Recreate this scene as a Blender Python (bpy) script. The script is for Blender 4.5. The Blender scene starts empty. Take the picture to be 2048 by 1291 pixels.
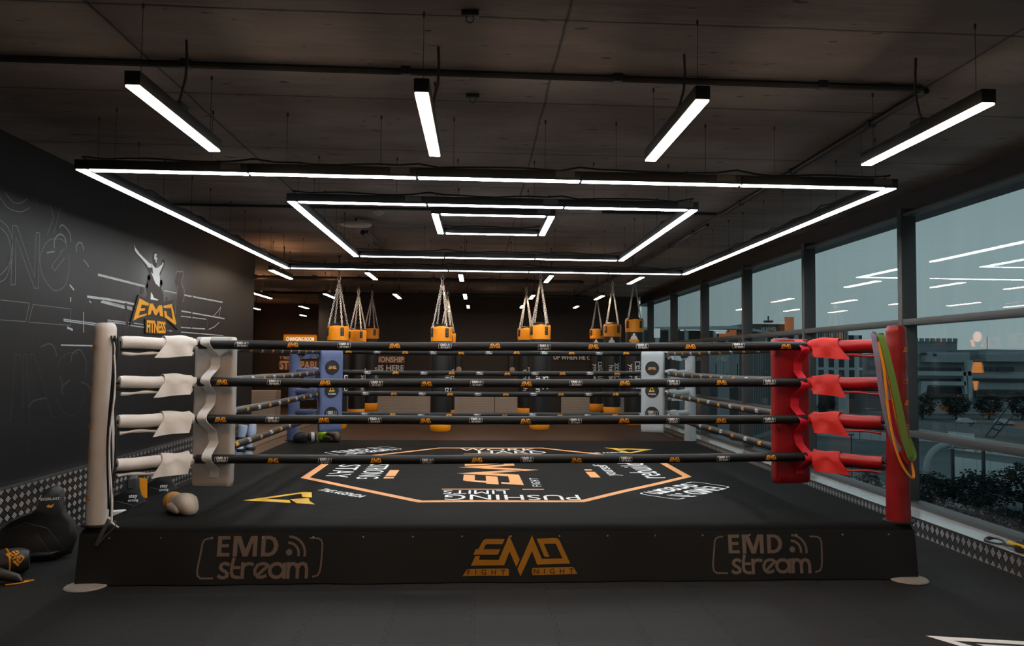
import bpy, bmesh, math, random
from mathutils import Vector, Matrix, noise
from mathutils.geometry import tessellate_polygon
random.seed(7)
PI = math.pi
sc = bpy.context.scene
COL = sc.collection

# ------------------------------------------------------------------ camera, world, exposure
CAM = Vector((-0.2489, -8.6627, 1.591))
YAW, PITCH, ROLL, FPX = 0.0618, 0.0479, 0.0090, 1555.91
_f = Vector((math.sin(YAW)*math.cos(PITCH), math.cos(YAW)*math.cos(PITCH), math.sin(PITCH)))
_r0 = Vector((math.cos(YAW), -math.sin(YAW), 0)); _u0 = _r0.cross(_f)
_r = _r0*math.cos(ROLL) + _u0*math.sin(ROLL); _u = _u0*math.cos(ROLL) - _r0*math.sin(ROLL)
cd = bpy.data.cameras.new('camera'); cam = bpy.data.objects.new('camera', cd); COL.objects.link(cam)
M = Matrix((( _r.x, _u.x, -_f.x, CAM.x), (_r.y, _u.y, -_f.y, CAM.y), (_r.z, _u.z, -_f.z, CAM.z), (0, 0, 0, 1)))
cam.matrix_world = M
cd.sensor_fit = 'HORIZONTAL'; cd.sensor_width = 36.0; cd.lens = FPX/2048*36.0
cd.shift_x = -29.87/2048; cd.clip_start = 0.05; cd.clip_end = 2000
sc.camera = cam
vs = sc.view_settings
vs.view_transform = 'Standard'; vs.look = 'None'; vs.gamma = 1.0; vs.use_curve_mapping = False; vs.exposure = 0.0
cy = sc.cycles
cy.use_denoising = True; cy.max_bounces = 8; cy.diffuse_bounces = 4; cy.glossy_bounces = 4; cy.transmission_bounces = 4
cy.transparent_max_bounces = 12; cy.sample_clamp_indirect = 6.0; cy.caustics_reflective = False; cy.caustics_refractive = False

w = bpy.data.worlds.new('dusk_sky'); sc.world = w; w.use_nodes = True
nt = w.node_tree; nt.nodes.clear()
wo = nt.nodes.new('ShaderNodeOutputWorld'); bg = nt.nodes.new('ShaderNodeBackground')
tc = nt.nodes.new('ShaderNodeTexCoord'); sp = nt.nodes.new('ShaderNodeSeparateXYZ'); rp = nt.nodes.new('ShaderNodeValToRGB')
nt.links.new(tc.outputs['Generated'], sp.inputs[0]); nt.links.new(sp.outputs['Z'], rp.inputs[0])
nt.links.new(rp.outputs[0], bg.inputs[0]); nt.links.new(bg.outputs[0], wo.inputs[0])
e = rp.color_ramp.elements
e[0].position = 0.0; e[0].color = (0.215, 0.275, 0.285, 1); e[1].position = 0.5; e[1].color = (0.10, 0.15, 0.165, 1)
x = e.new(0.12); x.color = (0.215, 0.285, 0.295, 1)
bg.inputs[1].default_value = 1.38

STRIP_L = 30.0      # radiance of the cool frame strips
LAMP_L = 58.0       # radiance of the warm linear lamps

# ------------------------------------------------------------------ materials
class NG:
    """small helper round a node tree"""
    def __init__(s, name):
        s.m = bpy.data.materials.new(name); s.m.use_nodes = True
        s.t = s.m.node_tree; s.t.nodes.clear()
        s.out = s.n('ShaderNodeOutputMaterial')
        s.tc = s.n('ShaderNodeTexCoord')
    def n(s, k, **kw):
        nd = s.t.nodes.new(k)
        for a, b in kw.items(): setattr(nd, a, b)
        return nd
    def l(s, a, b): s.t.links.new(a, b)
    def setin(s, nd, i, v):
        if hasattr(v, 'is_output'): s.l(v, nd.inputs[i])
        else: nd.inputs[i].default_value = v
    def math(s, op, a, b=None, c=None):
        nd = s.n('ShaderNodeMath', operation=op)
        s.setin(nd, 0, a)
        if b is not None: s.setin(nd, 1, b)
        if c is not None: s.setin(nd, 2, c)
        return nd.outputs[0]
    def mapping(s, scale=(1, 1, 1), loc=(0, 0, 0), rot=(0, 0, 0)):
        mp = s.n('ShaderNodeMapping'); mp.inputs['Scale'].default_value = scale
        mp.inputs['Location'].default_value = loc; mp.inputs['Rotation'].default_value = rot
        s.l(s.tc.outputs['Object'], mp.inputs[0]); return mp.outputs[0]
    def noise(s, vec, scale, detail=4, rough=.6):
        nd = s.n('ShaderNodeTexNoise'); nd.inputs['Scale'].default_value = scale
        nd.inputs['Detail'].default_value = detail; nd.inputs['Roughness'].default_value = rough
        s.l(vec, nd.inputs['Vector']); return nd.outputs['Fac']
    def ramp(s, fac, p0, p1, c0=(0, 0, 0, 1), c1=(1, 1, 1, 1)):
        nd = s.n('ShaderNodeValToRGB'); s.l(fac, nd.inputs[0])
        el = nd.color_ramp.elements; el[0].position = p0; el[0].color = c0; el[1].position = p1; el[1].color = c1
        return nd.outputs[0]
    def mix(s, fac, a, b):
        nd = s.n('ShaderNodeMix', data_type='RGBA')
        s.setin(nd, 0, fac); s.setin(nd, 6, a); s.setin(nd, 7, b); return nd.outputs[2]
    def bump(s, h, strength=.3, dist=.01):
        nd = s.n('ShaderNodeBump'); nd.inputs['Strength'].default_value = strength; nd.inputs['Distance'].default_value = dist
        s.l(h, nd.inputs['Height']); return nd.outputs[0]
    def principled(s, col, rough=.5, metal=0., spec=.5, normal=None, sheen=0, coat=0):
        p = s.n('ShaderNodeBsdfPrincipled')
        s.setin(p, 'Base Color', col); s.setin(p, 'Roughness', rough); s.setin(p, 'Metallic', metal)
        p.inputs['Specular IOR Level'].default_value = spec
        p.inputs['Sheen Weight'].default_value = sheen; p.inputs['Coat Weight'].default_value = coat
        if normal is not None: s.l(normal, p.inputs['Normal'])
        s.l(p.outputs[0], s.out.inputs[0]); return p

def C4(c, k=1.0): return (c[0]*k, c[1]*k, c[2]*k, 1)

def mat(name, col, rough=.5, metal=0., var=.15, vscale=6., bump=0., bscale=30., spec=.5, bdist=.01, stretch=(1, 1, 1), sheen=0, coat=0):
    g = NG(name); v = g.mapping(stretch)
    n = g.noise(v, vscale)
    c = g.mix(n, C4(col, 1-var), C4(col, 1+var))
    nm = g.bump(g.noise(v, bscale, 3), bump, bdist) if bump else None
    g.principled(c, rough, metal, spec, nm, sheen, coat)
    return g.m

def emat(name, col, s):
    g = NG(name); em = g.n('ShaderNodeEmission'); n = g.noise(g.mapping(), 3.0)
    g.l(g.mix(n, C4(col, .97), C4(col, 1.03)), em.inputs[0]); em.inputs[1].default_value = s
    g.l(em.outputs[0], g.out.inputs[0]); return g.m

def seam(g, coord, period, off, width, soft=.004):
    """1 on the joint lines of a periodic grid along one coordinate"""
    t = g.math('FRACT', g.math('DIVIDE', g.math('ADD', coord, off), period))
    d = g.math('MULTIPLY', g.math('ABSOLUTE', g.math('SUBTRACT', t, .5)), period)      # distance from mid-cell
    return g.math('SMOOTH_MAX', g.math('MULTIPLY', g.math('SUBTRACT', d, period/2-width), 1/width), 0.0, .1)

def m_ceiling():
    g = NG('board_marked_concrete'); o = g.tc.outputs['Object']
    s = g.n('ShaderNodeSeparateXYZ'); g.l(o, s.inputs[0])
    wob = g.math('MULTIPLY', g.math('SUBTRACT', g.noise(g.mapping((1, 1, 1)), 1.7), .5), .03)
    yb = seam(g, g.math('ADD', s.outputs['Y'], wob), 1.335, 4.671-1.335*.0, .015)
    xb = seam(g, g.math('ADD', s.outputs['X'], wob), 2.44, -.19+2.44*4, .014)
    big = g.ramp(g.noise(g.mapping((.45, 1.3, 1)), 1.1, 5, .62), .3, .72)
    streak = g.ramp(g.noise(g.mapping((1.0, 9., 1)), 2.2, 4, .7), .35, .75)
    pit = g.ramp(g.noise(g.mapping((1.4, 4.5, 1)), 3.6, 2, .5), .69, .73)
    pit2 = g.ramp(g.noise(g.mapping((2.2, 7, 1), (7, 3, 0)), 4.4, 3, .5), .70, .735)
    c = g.mix(big, (.10, .090, .084, 1), (.295, .265, .25, 1))
    c = g.mix(g.math('MULTIPLY', streak, .55), c, (.26, .23, .21, 1))
    lines = g.math('MINIMUM', g.math('ADD', yb, g.math('MULTIPLY', xb, .9)), 1.0)
    c = g.mix(g.math('MULTIPLY', lines, .88), c, (.03, .03, .03, 1))
    c = g.mix(g.math('MULTIPLY', g.math('MAXIMUM', pit, pit2), .8), c, (.05, .045, .042, 1))
    h = g.math('SUBTRACT', g.math('MULTIPLY', streak, .5), g.math('ADD', lines, pit))
    g.principled(c, .85, spec=.2, normal=g.bump(h, .5, .008)); return g.m

def m_floor():
    g = NG('black_rubber_tiles'); o = g.tc.outputs['Object']
    s = g.n('ShaderNodeSeparateXYZ'); g.l(o, s.inputs[0])
    XO, YO = .264+4, .185+6
    def jig(a, b, off):   # square-wave tabs of the interlocking edge
        sq = g.math('SIGN', g.math('SINE', g.math('MULTIPLY', b, 2*PI/.125)))
        return seam(g, g.math('ADD', a, g.math('MULTIPLY', sq, .011)), .5, off, .0045)
    def tabs(a, b, off):  # short cross cuts joining the tabs
        near = g.math('GREATER_THAN', seam(g, a, .5, off, .016), .12)
        return g.math('MULTIPLY', near, seam(g, b, .0625, 0., .003))
    jx, jy = s.outputs['X'], s.outputs['Y']
    cuts = g.math('MAXIMUM', tabs(jx, jy, XO), tabs(jy, jx, YO))
    ln = g.math('MINIMUM', g.math('ADD', cuts, g.math('ADD', jig(jx, jy, XO), jig(jy, jx, YO))), 1.)
    n = g.noise(g.mapping((1, 1, 1)), 1.3, 5); sp = g.ramp(g.noise(g.mapping(), 140, 2), .66, .72)
    tile = g.n('ShaderNodeTexWhiteNoise'); tile.noise_dimensions = '2D'
    sn = g.n('ShaderNodeVectorMath', operation='FLOOR'); mp = g.mapping((2, 2, 2), (.56, .58, 0)); g.l(mp, sn.inputs[0]); g.l(sn.outputs[0], tile.inputs['Vector'])
    c = g.mix(n, (.0088, .0090, .0094, 1), (.0172, .0175, .0184, 1))
    c = g.mix(g.math('MULTIPLY', tile.outputs['Value'], .4), c, (.0245, .0245, .026, 1))
    c = g.mix(g.math('MULTIPLY', sp, .35), c, (.09, .09, .09, 1))
    c = g.mix(g.math('MULTIPLY', ln, .92), c, (.006, .006, .006, 1))
    g.principled(c, .65, spec=.22, normal=g.bump(g.math('SUBTRACT', g.math('MULTIPLY', g.noise(g.mapping(), 220, 2), .15), ln), .5, .004)); return g.m

def m_tread(name, ax, ay, period=(.105, .105), col=(.55, .56, .57), dark=(.05, .05, .052), rough=.32, stripes=5, metal=.3, bs=.6):
    """five-bar tread plate: lozenge groups of raised bars on a lattice; ax, ay pick the two in-plane object axes"""
    g = NG(name); s = g.n('ShaderNodeSeparateXYZ'); g.l(g.tc.outputs['Object'], s.inputs[0])
    a = g.math('DIVIDE', s.outputs[ax], period[0]); b = g.math('DIVIDE', s.outputs[ay], period[1])
    p = g.math('ADD', a, b); q = g.math('SUBTRACT', a, b)          # lozenge coordinates
    fp = g.math('FRACT', p); fq = g.math('FRACT', q)
    chk = g.math('FRACT', g.math('MULTIPLY', g.math('ADD', g.math('FLOOR', p), g.math('FLOOR', q)), .5))   # alternating cells
    inside = g.math('MULTIPLY', g.math('LESS_THAN', g.math('ABSOLUTE', g.math('SUBTRACT', fp, .5)), .40),
                    g.math('LESS_THAN', g.math('ABSOLUTE', g.math('SUBTRACT', fq, .5)), .40))
    st1 = g.math('GREATER_THAN', g.math('SINE', g.math('MULTIPLY', fp, 2*PI*stripes)), -.15)
    st2 = g.math('GREATER_THAN', g.math('SINE', g.math('MULTIPLY', fq, 2*PI*stripes)), -.15)
    sel = g.math('GREATER_THAN', chk, .25)
    bar1 = g.math('MULTIPLY', g.math('MULTIPLY', inside, st1), g.math('SUBTRACT', 1., sel))
    bar2 = g.math('MULTIPLY', g.math('MULTIPLY', inside, st2), sel)
    bars = g.math('ADD', bar1, bar2)
    wear = g.ramp(g.noise(g.mapping((1, 1, 1)), 2.5, 4), .3, .75)
    bc = g.mix(wear, C4(col, .65), C4(col, 1.0))
    c = g.mix(g.math('MAXIMUM', bar1, g.math('MULTIPLY', bar2, .07)), C4(dark), bc)
    g.principled(c, rough, metal, normal=g.bump(bars, bs, .003)); return g.m

def m_canvas():
    g = NG('black_ring_canvas')
    n = g.noise(g.mapping((1, 1, 1)), 1.6, 5, .65); st = g.noise(g.mapping((.25, 5, 1), rot=(0, 0, .25)), 2.2, 3)
    sc_ = g.ramp(g.noise(g.mapping((1, 2.5, 1)), 5, 6, .75), .62, .70)
    c = g.mix(n, (.0062, .0068, .0072, 1), (.0125, .0135, .0142, 1))
    c = g.mix(g.math('MULTIPLY', sc_, .22), c, (.032, .034, .036, 1))
    g.principled(c, .7, spec=.05, normal=g.bump(g.math('ADD', g.math('MULTIPLY', st, .6), n), .25, .02)); return g.m

def m_wall():
    g = NG('satin_black_wall'); s = g.n('ShaderNodeSeparateXYZ'); g.l(g.tc.outputs['Object'], s.inputs[0])
    sm = seam(g, s.outputs['Y'], 1.62, 1.77+1.62*8, .004)
    n = g.noise(g.mapping((1, 1, .35)), 2.3, 5, .65); fine = g.noise(g.mapping((1, 30, .6)), 4, 3)
    c = g.mix(n, (.0090, .0092, .0099, 1), (.0185, .0188, .0203, 1))
    def spot(y0, z0, wy, wz):      # mural's pale glow round the emblem, painted into the wall colour
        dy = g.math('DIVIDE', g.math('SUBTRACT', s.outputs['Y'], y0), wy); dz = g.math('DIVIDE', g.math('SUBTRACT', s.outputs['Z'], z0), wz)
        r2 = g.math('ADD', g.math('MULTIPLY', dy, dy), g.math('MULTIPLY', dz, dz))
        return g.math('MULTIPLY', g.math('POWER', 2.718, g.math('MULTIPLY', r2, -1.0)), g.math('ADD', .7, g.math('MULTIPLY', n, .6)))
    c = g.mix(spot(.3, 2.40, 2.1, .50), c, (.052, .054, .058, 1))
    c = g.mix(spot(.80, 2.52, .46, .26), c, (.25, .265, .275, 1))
    g.principled(c, .5, spec=.16, normal=g.bump(g.math('SUBTRACT', g.math('MULTIPLY', fine, .3), sm), .25, .004)); return g.m

def m_glass():
    g = NG('window_glass'); tr = g.n('ShaderNodeBsdfTransparent'); gl = g.n('ShaderNodeBsdfGlossy'); fr = g.n('ShaderNodeFresnel'); mx = g.n('ShaderNodeMixShader')
    n = g.noise(g.mapping((1, 1.5, .25)), 3, 3)
    g.l(g.mix(n, (.86, .90, .90, 1), (.93, .96, .96, 1)), tr.inputs[0]); gl.inputs['Roughness'].default_value = .0
    ge = g.n('ShaderNodeNewGeometry')      # same reflectance from either side of the pane
    g.l(g.math('ADD', g.math('MULTIPLY', ge.outputs['Backfacing'], 1/1.42-1.42), 1.42), fr.inputs[0])
    g.l(fr.outputs[0], mx.inputs[0]); g.l(tr.outputs[0], mx.inputs[1]); g.l(gl.outputs[0], mx.inputs[2]); g.l(mx.outputs[0], g.out.inputs[0]); return g.m

def m_facade(name, col, dark, px, pz, wx=.35, wz=.3, rough=.6):
    """storeys and bays: dark glazing between pale fins and floor bands"""
    g = NG(name); s = g.n('ShaderNodeSeparateXYZ'); g.l(g.tc.outputs['Object'], s.inputs[0])
    h = g.math('ADD', s.outputs['X'], s.outputs['Y'])
    fx = g.math('FRACT', g.math('DIVIDE', h, px)); fz = g.math('FRACT', g.math('DIVIDE', s.outputs['Z'], pz))
    m = g.math('MAXIMUM', g.math('LESS_THAN', fx, wx), g.math('LESS_THAN', fz, wz))
    n = g.noise(g.mapping(), .3, 3)
    c = g.mix(m, C4(dark), g.mix(n, C4(col, .8), C4(col, 1.1)))
    g.principled(c, rough, spec=.3); return g.m

def m_ground():
    g = NG('sandy_ground')
    n = g.ramp(g.noise(g.mapping((1, 1, 1)), .06, 6, .65), .35, .7); n2 = g.noise(g.mapping((1, 1, 1)), .6, 4)
    c = g.mix(n, (.08, .095, .105, 1), (.27, .305, .325, 1)); c = g.mix(g.math('MULTIPLY', n2, .5), c, (.13, .15, .16, 1))
    g.principled(c, .9); return g.m

MT = dict(
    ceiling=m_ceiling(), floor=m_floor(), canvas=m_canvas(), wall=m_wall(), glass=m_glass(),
    tread_left=m_tread('tread_plate_wall', 'Y', 'Z', (.095, .074), col=(.80, .81, .82), dark=(.010, .010, .011), rough=.36),
    tread_bench=m_tread('tread_plate_riser', 'Y', 'Z', (.075, .105), col=(.78, .80, .81), dark=(.035, .035, .037), rough=.34),
    tread_top=m_tread('tread_plate_ledge', 'Y', 'X', (.06, .06), col=(.88, .90, .91), dark=(.72, .74, .75), rough=.22, metal=.55, bs=.2),
    tread_back=m_tread('tread_plate_panel', 'X', 'Z', (.045, .07), col=(.86, .76, .70), dark=(.50, .44, .40), rough=.42),
    tread_floor=m_tread('tread_plate_floor', 'X', 'Y', (.06, .12), col=(.42, .32, .27), dark=(.16, .12, .1), rough=.45),
    wall_dark=mat('matt_black_wall', (.034, .028, .026), .7, var=.25, vscale=2, bump=.1),
    floor_back=mat('dark_vinyl_floor', (.085, .050, .036), .5, var=.25, vscale=1.5, stretch=(1, 6, 1), spec=.4),
    frame=mat('graphite_window_frame', (.055, .058, .06), .5, var=.1),
    bulk=mat('charcoal_bulkhead', (.016, .016, .017), .7, var=.2, vscale=2),
    housing=mat('black_lamp_housing', (.012, .012, .012), .5, var=.1),
    strip=emat('cool_white_diffuser', (.93, .985, 1.0), STRIP_L),
    lamp=emat('warm_white_diffuser', (1.0, .74, .53), LAMP_L),
    added_uplight=emat('added_warm_uplight', (1.0, .55, .32), 1.0),  # added emitter on the lamp tops, tints the ceiling above them
    added_uplight_strong=emat('added_bright_uplight', (1.0, .47, .21), 34.0),
    cable=mat('black_cable', (.012, .012, .012), .55),
    grey_tag=mat('grey_clip', (.10, .095, .09), .5),
    skirt=mat('black_ring_skirt', (.0075, .0082, .0090), .65, var=.2, vscale=3, bump=.3, bscale=3, bdist=.03, stretch=(1, 1, .25)),
    rope=mat('black_foam_rope', (.0095, .010, .011), .46, spec=.3, var=.15, vscale=10, bump=.12, bscale=14, stretch=(1, 1, 1)),
    orange=mat('orange_print', (.92, .37, .010), .5, var=.08),
    peach=mat('peach_canvas_print', (.83, .36, .13), .55, var=.10, vscale=4),
    white=mat('white_print', (.86, .87, .87), .5, var=.06),
    yellow=mat('yellow_print', (.86, .50, .01), .5, var=.06),
    bronze=mat('bronze_skirt_print', (.21, .15, .125), .45, var=.25, vscale=4, spec=.6),
    amber=mat('amber_skirt_print', (.46, .20, .012), .5, var=.15, vscale=5),
    black_print=mat('black_print', (.012, .012, .012), .5),
    white_vinyl=mat('white_vinyl', (.74, .70, .67), .38, var=.08, vscale=5, bump=.3, bscale=9, bdist=.012),
    pad_vinyl=mat('worn_white_pad_vinyl', (.50, .455, .43), .42, var=.12, vscale=4, bump=.4, bscale=7, bdist=.015),
    red_pad=mat('red_pad_vinyl', (.33, .006, .010), .36, var=.15, vscale=4, bump=.4, bscale=7, bdist=.015),
    silver_vinyl=mat('silver_vinyl', (.70, .655, .635), .26, var=.08, vscale=4, bump=.35, bscale=3.5, bdist=.02, stretch=(1.6, 1.6, 1)),
    cream_cloth=mat('cream_cloth', (.74, .70, .66), .6, var=.08, bump=.35, bscale=12, bdist=.01),
    red_vinyl=mat('red_vinyl', (.42, .008, .012), .36, var=.1, vscale=5, bump=.35, bscale=9, bdist=.012),
    red_post=mat('red_post_vinyl', (.27, .008, .009), .36, var=.12, vscale=5, bump=.25, bscale=7, bdist=.012),
    red_cloth=mat('red_cloth', (.60, .008, .006), .55, var=.1, bump=.35, bscale=12, bdist=.01),
    blue_vinyl=mat('blue_vinyl', (.125, .16, .31), .42, var=.12, vscale=5, bump=.35, bscale=9, bdist=.012),
    grey_vinyl=mat('pale_grey_vinyl', (.44, .47, .49), .4, var=.08, vscale=5, bump=.35, bscale=9, bdist=.012),
    strap_white=mat('white_webbing', (.74, .74, .74), .6, var=.08, bump=.3, bscale=90),
    strap_red=mat('red_webbing', (.74, .018, .045), .55, var=.08, bump=.3, bscale=90),
    metal=mat('galvanised_metal', (.50, .50, .51), .3, 1., var=.1),
    chrome=mat('chain_steel', (.85, .84, .82), .3, .55, var=.1),
    concrete_disc=mat('scuffed_foot_plate', (.30, .27, .25), .6, var=.25, vscale=12),
    bag=mat('black_bag_leather', (.010, .010, .011), .42, var=.2, vscale=4, bump=.15, bscale=8),
    bag_orange=mat('orange_bag_leather', (.95, .35, .006), .45, var=.1, vscale=5, bump=.25, bscale=8, bdist=.01),
    leather=mat('black_leather', (.021, .021, .022), .45, var=.15, vscale=6, bump=.2, bscale=10),
    tan=mat('worn_cream_leather', (.44, .38, .32), .45, var=.12, vscale=8, bump=.25, bscale=14),
    lime=mat('lime_leather', (.36, .62, .02), .45, var=.1),
    dusty=mat('brown_black_leather', (.055, .038, .032), .4, var=.2),
    ice=mat('pale_blue_vinyl', (.50, .63, .86), .45, var=.08),
    green_band=mat('green_latex', (.17, .28, .055), .5, var=.1),
    purple_band=mat('lilac_latex', (.26, .24, .37), .5, var=.1),
    orange_band=mat('orange_latex', (.90, .33, .02), .5, var=.06),
    red_band=mat('crimson_latex', (.42, .008, .02), .5, var=.1),
    mural_grey=mat('pale_mural_paint', (.40, .42, .44), .5, var=.4, vscale=6),
    mural_dim=mat('faded_mural_paint', (.15, .155, .165), .5, var=.3, vscale=6),
    mural_faint=mat('nearly_black_mural_paint', (.034, .035, .037), .45, var=.2),
    mural_dark=mat('charcoal_mural_paint', (.011, .011, .012), .55, var=.15),
    sign_orange=mat('burnt_orange_panel', (.33, .10, .025), .6, var=.1),
    sign_text=mat('weathered_white_lettering', (.92, .90, .88), .6, var=.06, vscale=20),
    plate_pink=mat('pinkish_switch_plate', (.6, .42, .36), .5),
    off_white=mat('off_white_plastic', (.42, .37, .33), .5),
    lit_sign=emat('backlit_orange_face', (1.0, .33, .01), .42),
    lit_text=emat('backlit_white_lettering', (1.0, .78, .6), 1.0),
    lit_figure=emat('backlit_orange_pictogram', (1.0, .32, .05), 5.0),
    lit_head=emat('backlit_salmon_pictogram', (1.0, .48, .30), 5.0),
)
# outdoors
MT.update(
    ground=m_ground(),
    road=mat('asphalt_road', (.10, .11, .115), .9, var=.15, vscale=.2),
    pale_road=mat('sand_track', (.55, .61, .64), .9, var=.15, vscale=.2),
    tower=m_facade('finned_facade', (.62, .70, .74), (.06, .075, .084), 2.6, 5.2, .46, .12),
    tower_dark=m_facade('dark_finned_facade', (.30, .35, .38), (.04, .05, .055), 1.7, 16., .30, .04),
    block=m_facade('panelled_facade', (.30, .35, .375), (.25, .295, .32), 5., 3.2, .05, .06),
    block_pale=m_facade('pale_panelled_facade', (.42, .475, .50), (.37, .425, .45), 5., 3.2, .05, .06),
    dark_glass=mat('dark_shopfront_glass', (.035, .044, .05), .4, var=.2, vscale=.2),
    pale_wall=mat('pale_render', (.50, .56, .585), .8, var=.1, vscale=.3),
    hoarding=mat('grey_site_hoarding', (.33, .375, .40), .8, var=.15, vscale=.5),
    hoarding_pale=mat('pale_site_hoarding', (.78, .85, .88), .8, var=.12, vscale=.5),
    foliage=mat('dark_foliage', (.022, .028, .027), .9, var=.5, vscale=3),
    bark=mat('tree_bark', (.04, .038, .035), .9),
    car=mat('white_car_paint', (.62, .66, .68), .3, var=.05),
    tyre=mat('black_tyre', (.012, .012, .012), .7),
    pipe=mat('grey_steel_pipe', (.42, .46, .48), .5, var=.15, vscale=.8),
    lit_window=emat('lit_office_window', (.80, .95, 1.0), .62),
    lit_orange=emat('lit_orange_window', (1.0, .36, .16), .28),
    corner=mat('rusty_column', (.10, .055, .04), .7, var=.3),
)

# ------------------------------------------------------------------ mesh building
class MB:
    def __init__(s): s.v = []; s.f = []; s.m = []; s.mats = []
    def mi(s, m):
        if m not in s.mats: s.mats.append(m)
        return s.mats.index(m)
    def add(s, verts, faces, m):
        b = len(s.v); k = s.mi(m)
        s.v.extend([Vector(p) for p in verts]); s.f.extend([tuple(b+i for i in f) for f in faces]); s.m.extend([k]*len(faces))
    def bm(s, bm, m):
        bm.verts.ensure_lookup_table(); bm.verts.index_update()
        s.add([v.co.copy() for v in bm.verts], [[v.index for v in f.verts] for f in bm.faces], m); bm.free()
    def box(s, c, size, m, bevel=0., rot=None, seg=2):
        bm = bmesh.new(); bmesh.ops.create_cube(bm, size=1.0)
        bmesh.ops.scale(bm, vec=size, verts=bm.verts)
        if bevel: bmesh.ops.bevel(bm, geom=list(bm.edges), offset=bevel, segments=seg, affect='EDGES', profile=.5)
        if rot is not None: bmesh.ops.transform(bm, matrix=rot.to_4x4(), verts=bm.verts)
        bmesh.ops.translate(bm, vec=Vector(c), verts=bm.verts); s.bm(bm, m); return s
    def tube(s, pts, r, m, seg=12, caps=True, closed=False):
        pts = [Vector(p) for p in pts]; n = len(pts); rr = r if isinstance(r, (list, tuple)) else [r]*n
        rings = []; prev = None
        for i in range(n):
            if closed: t = pts[(i+1) % n]-pts[i-1]
            else: t = pts[min(i+1, n-1)]-pts[max(i-1, 0)]
            t.normalize()
            if prev is None:
                a = Vector((0, 0, 1)) if abs(t.z) < .9 else Vector((1, 0, 0)); u = a.cross(t).normalized()
            else: u = (prev-t*prev.dot(t)).normalized()
            prev = u; v = t.cross(u)
            rings.append([pts[i]+(u*math.cos(2*PI*k/seg)+v*math.sin(2*PI*k/seg))*rr[i] for k in range(seg)])
        V = [p for r_ in rings for p in r_]; F = []
        for i in range(n if closed else n-1):
            j = (i+1) % n
            for k in range(seg): F.append((i*seg+k, i*seg+(k+1) % seg, j*seg+(k+1) % seg, j*seg+k))
        if caps and not closed: F.append(tuple(range(seg))[::-1]); F.append(tuple((n-1)*seg+k for k in range(seg)))
        s.add(V, F, m); return s
    def lathe(s, c, prof, m, seg=24, axis=None):
        """prof: (radius, height) pairs up the axis"""
        c = Vector(c); V = []; F = []
        R = Matrix.Identity(3) if axis is None else Vector((0, 0, 1)).rotation_difference(Vector(axis)).to_matrix()
        for r, h in prof:
            for k in range(seg): V.append(c+R @ Vector((r*math.cos(2*PI*k/seg), r*math.sin(2*PI*k/seg), h)))
        n = len(prof)
        for i in range(n-1):
            for k in range(seg): F.append((i*seg+k, i*seg+(k+1) % seg, (i+1)*seg+(k+1) % seg, (i+1)*seg+k))
        F.append(tuple(range(seg))[::-1]); F.append(tuple((n-1)*seg+k for k in range(seg)))
        s.add(V, F, m); return s
    def sheet(s, fn, nu, nv, th, m):
        """two-sided cloth: fn(u,v) -> point, thickened along its normal"""
        P = [[Vector(fn(i/nu, j/nv)) for j in range(nv+1)] for i in range(nu+1)]
        V = []; idx = lambda i, j, k: (i*(nv+1)+j)*2+k
        for i in range(nu+1):
            for j in range(nv+1):
                a = P[min(i+1, nu)][j]-P[max(i-1, 0)][j]; b = P[i][min(j+1, nv)]-P[i][max(j-1, 0)]
                nn = a.cross(b); nn = nn.normalized() if nn.length > 1e-9 else Vector((0, 0, 1))
                V += [P[i][j]+nn*th/2, P[i][j]-nn*th/2]
        F = []
        for i in range(nu):
            for j in range(nv):
                F.append((idx(i, j, 0), idx(i+1, j, 0), idx(i+1, j+1, 0), idx(i, j+1, 0)))
                F.append((idx(i, j, 1), idx(i, j+1, 1), idx(i+1, j+1, 1), idx(i+1, j, 1)))
        for i in range(nu):
            F.append((idx(i, 0, 0), idx(i, 0, 1), idx(i+1, 0, 1), idx(i+1, 0, 0)))
            F.append((idx(i, nv, 0), idx(i+1, nv, 0), idx(i+1, nv, 1), idx(i, nv, 1)))
        for j in range(nv):
            F.append((idx(0, j, 0), idx(0, j+1, 0), idx(0, j+1, 1), idx(0, j, 1)))
            F.append((idx(nu, j, 0), idx(nu, j, 1), idx(nu, j+1, 1), idx(nu, j+1, 0)))
        s.add(V, F, m); return s
    def cushion(s, c, size, rad, m, R=None, n=16, bulge=0., wob=0., seed=0):
        """soft rounded block: a finely divided box with round edges, bulging faces and slight unevenness"""
        bm = bmesh.new(); bmesh.ops.create_cube(bm, size=2.0)
        bmesh.ops.subdivide_edges(bm, edges=list(bm.edges), cuts=n, use_grid_fill=True)
        h = Vector(size)/2; c = Vector(c)
        for v in bm.verts:
            q = v.co.copy(); p = Vector([math.copysign(h[i]*(abs(q[i]) if abs(q[i]) > .999 else 1-(1-abs(q[i]))), q[i]) for i in range(3)])
            inn_ = Vector([max(-(h[i]-rad), min(h[i]-rad, p[i])) for i in range(3)]); d = p-inn_
            if d.length > 1e-9: p = inn_+d.normalized()*rad
            k = math.copysign(1, p.y)*(1-q.x*q.x)*(1-q.z**6); p.y += bulge*k
            nz = noise.noise(Vector((p.x*5+seed, p.y*5, p.z*3))); p.y += wob*nz*math.copysign(1, p.y); p.x += wob*.6*noise.noise(Vector((p.z*4, seed, 2)))*1; p.z += wob*.6*noise.noise(Vector((p.x*7, seed+5, 1)))
            v.co = (R @ p if R is not None else p)+c
        s.bm(bm, m); return s
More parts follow.
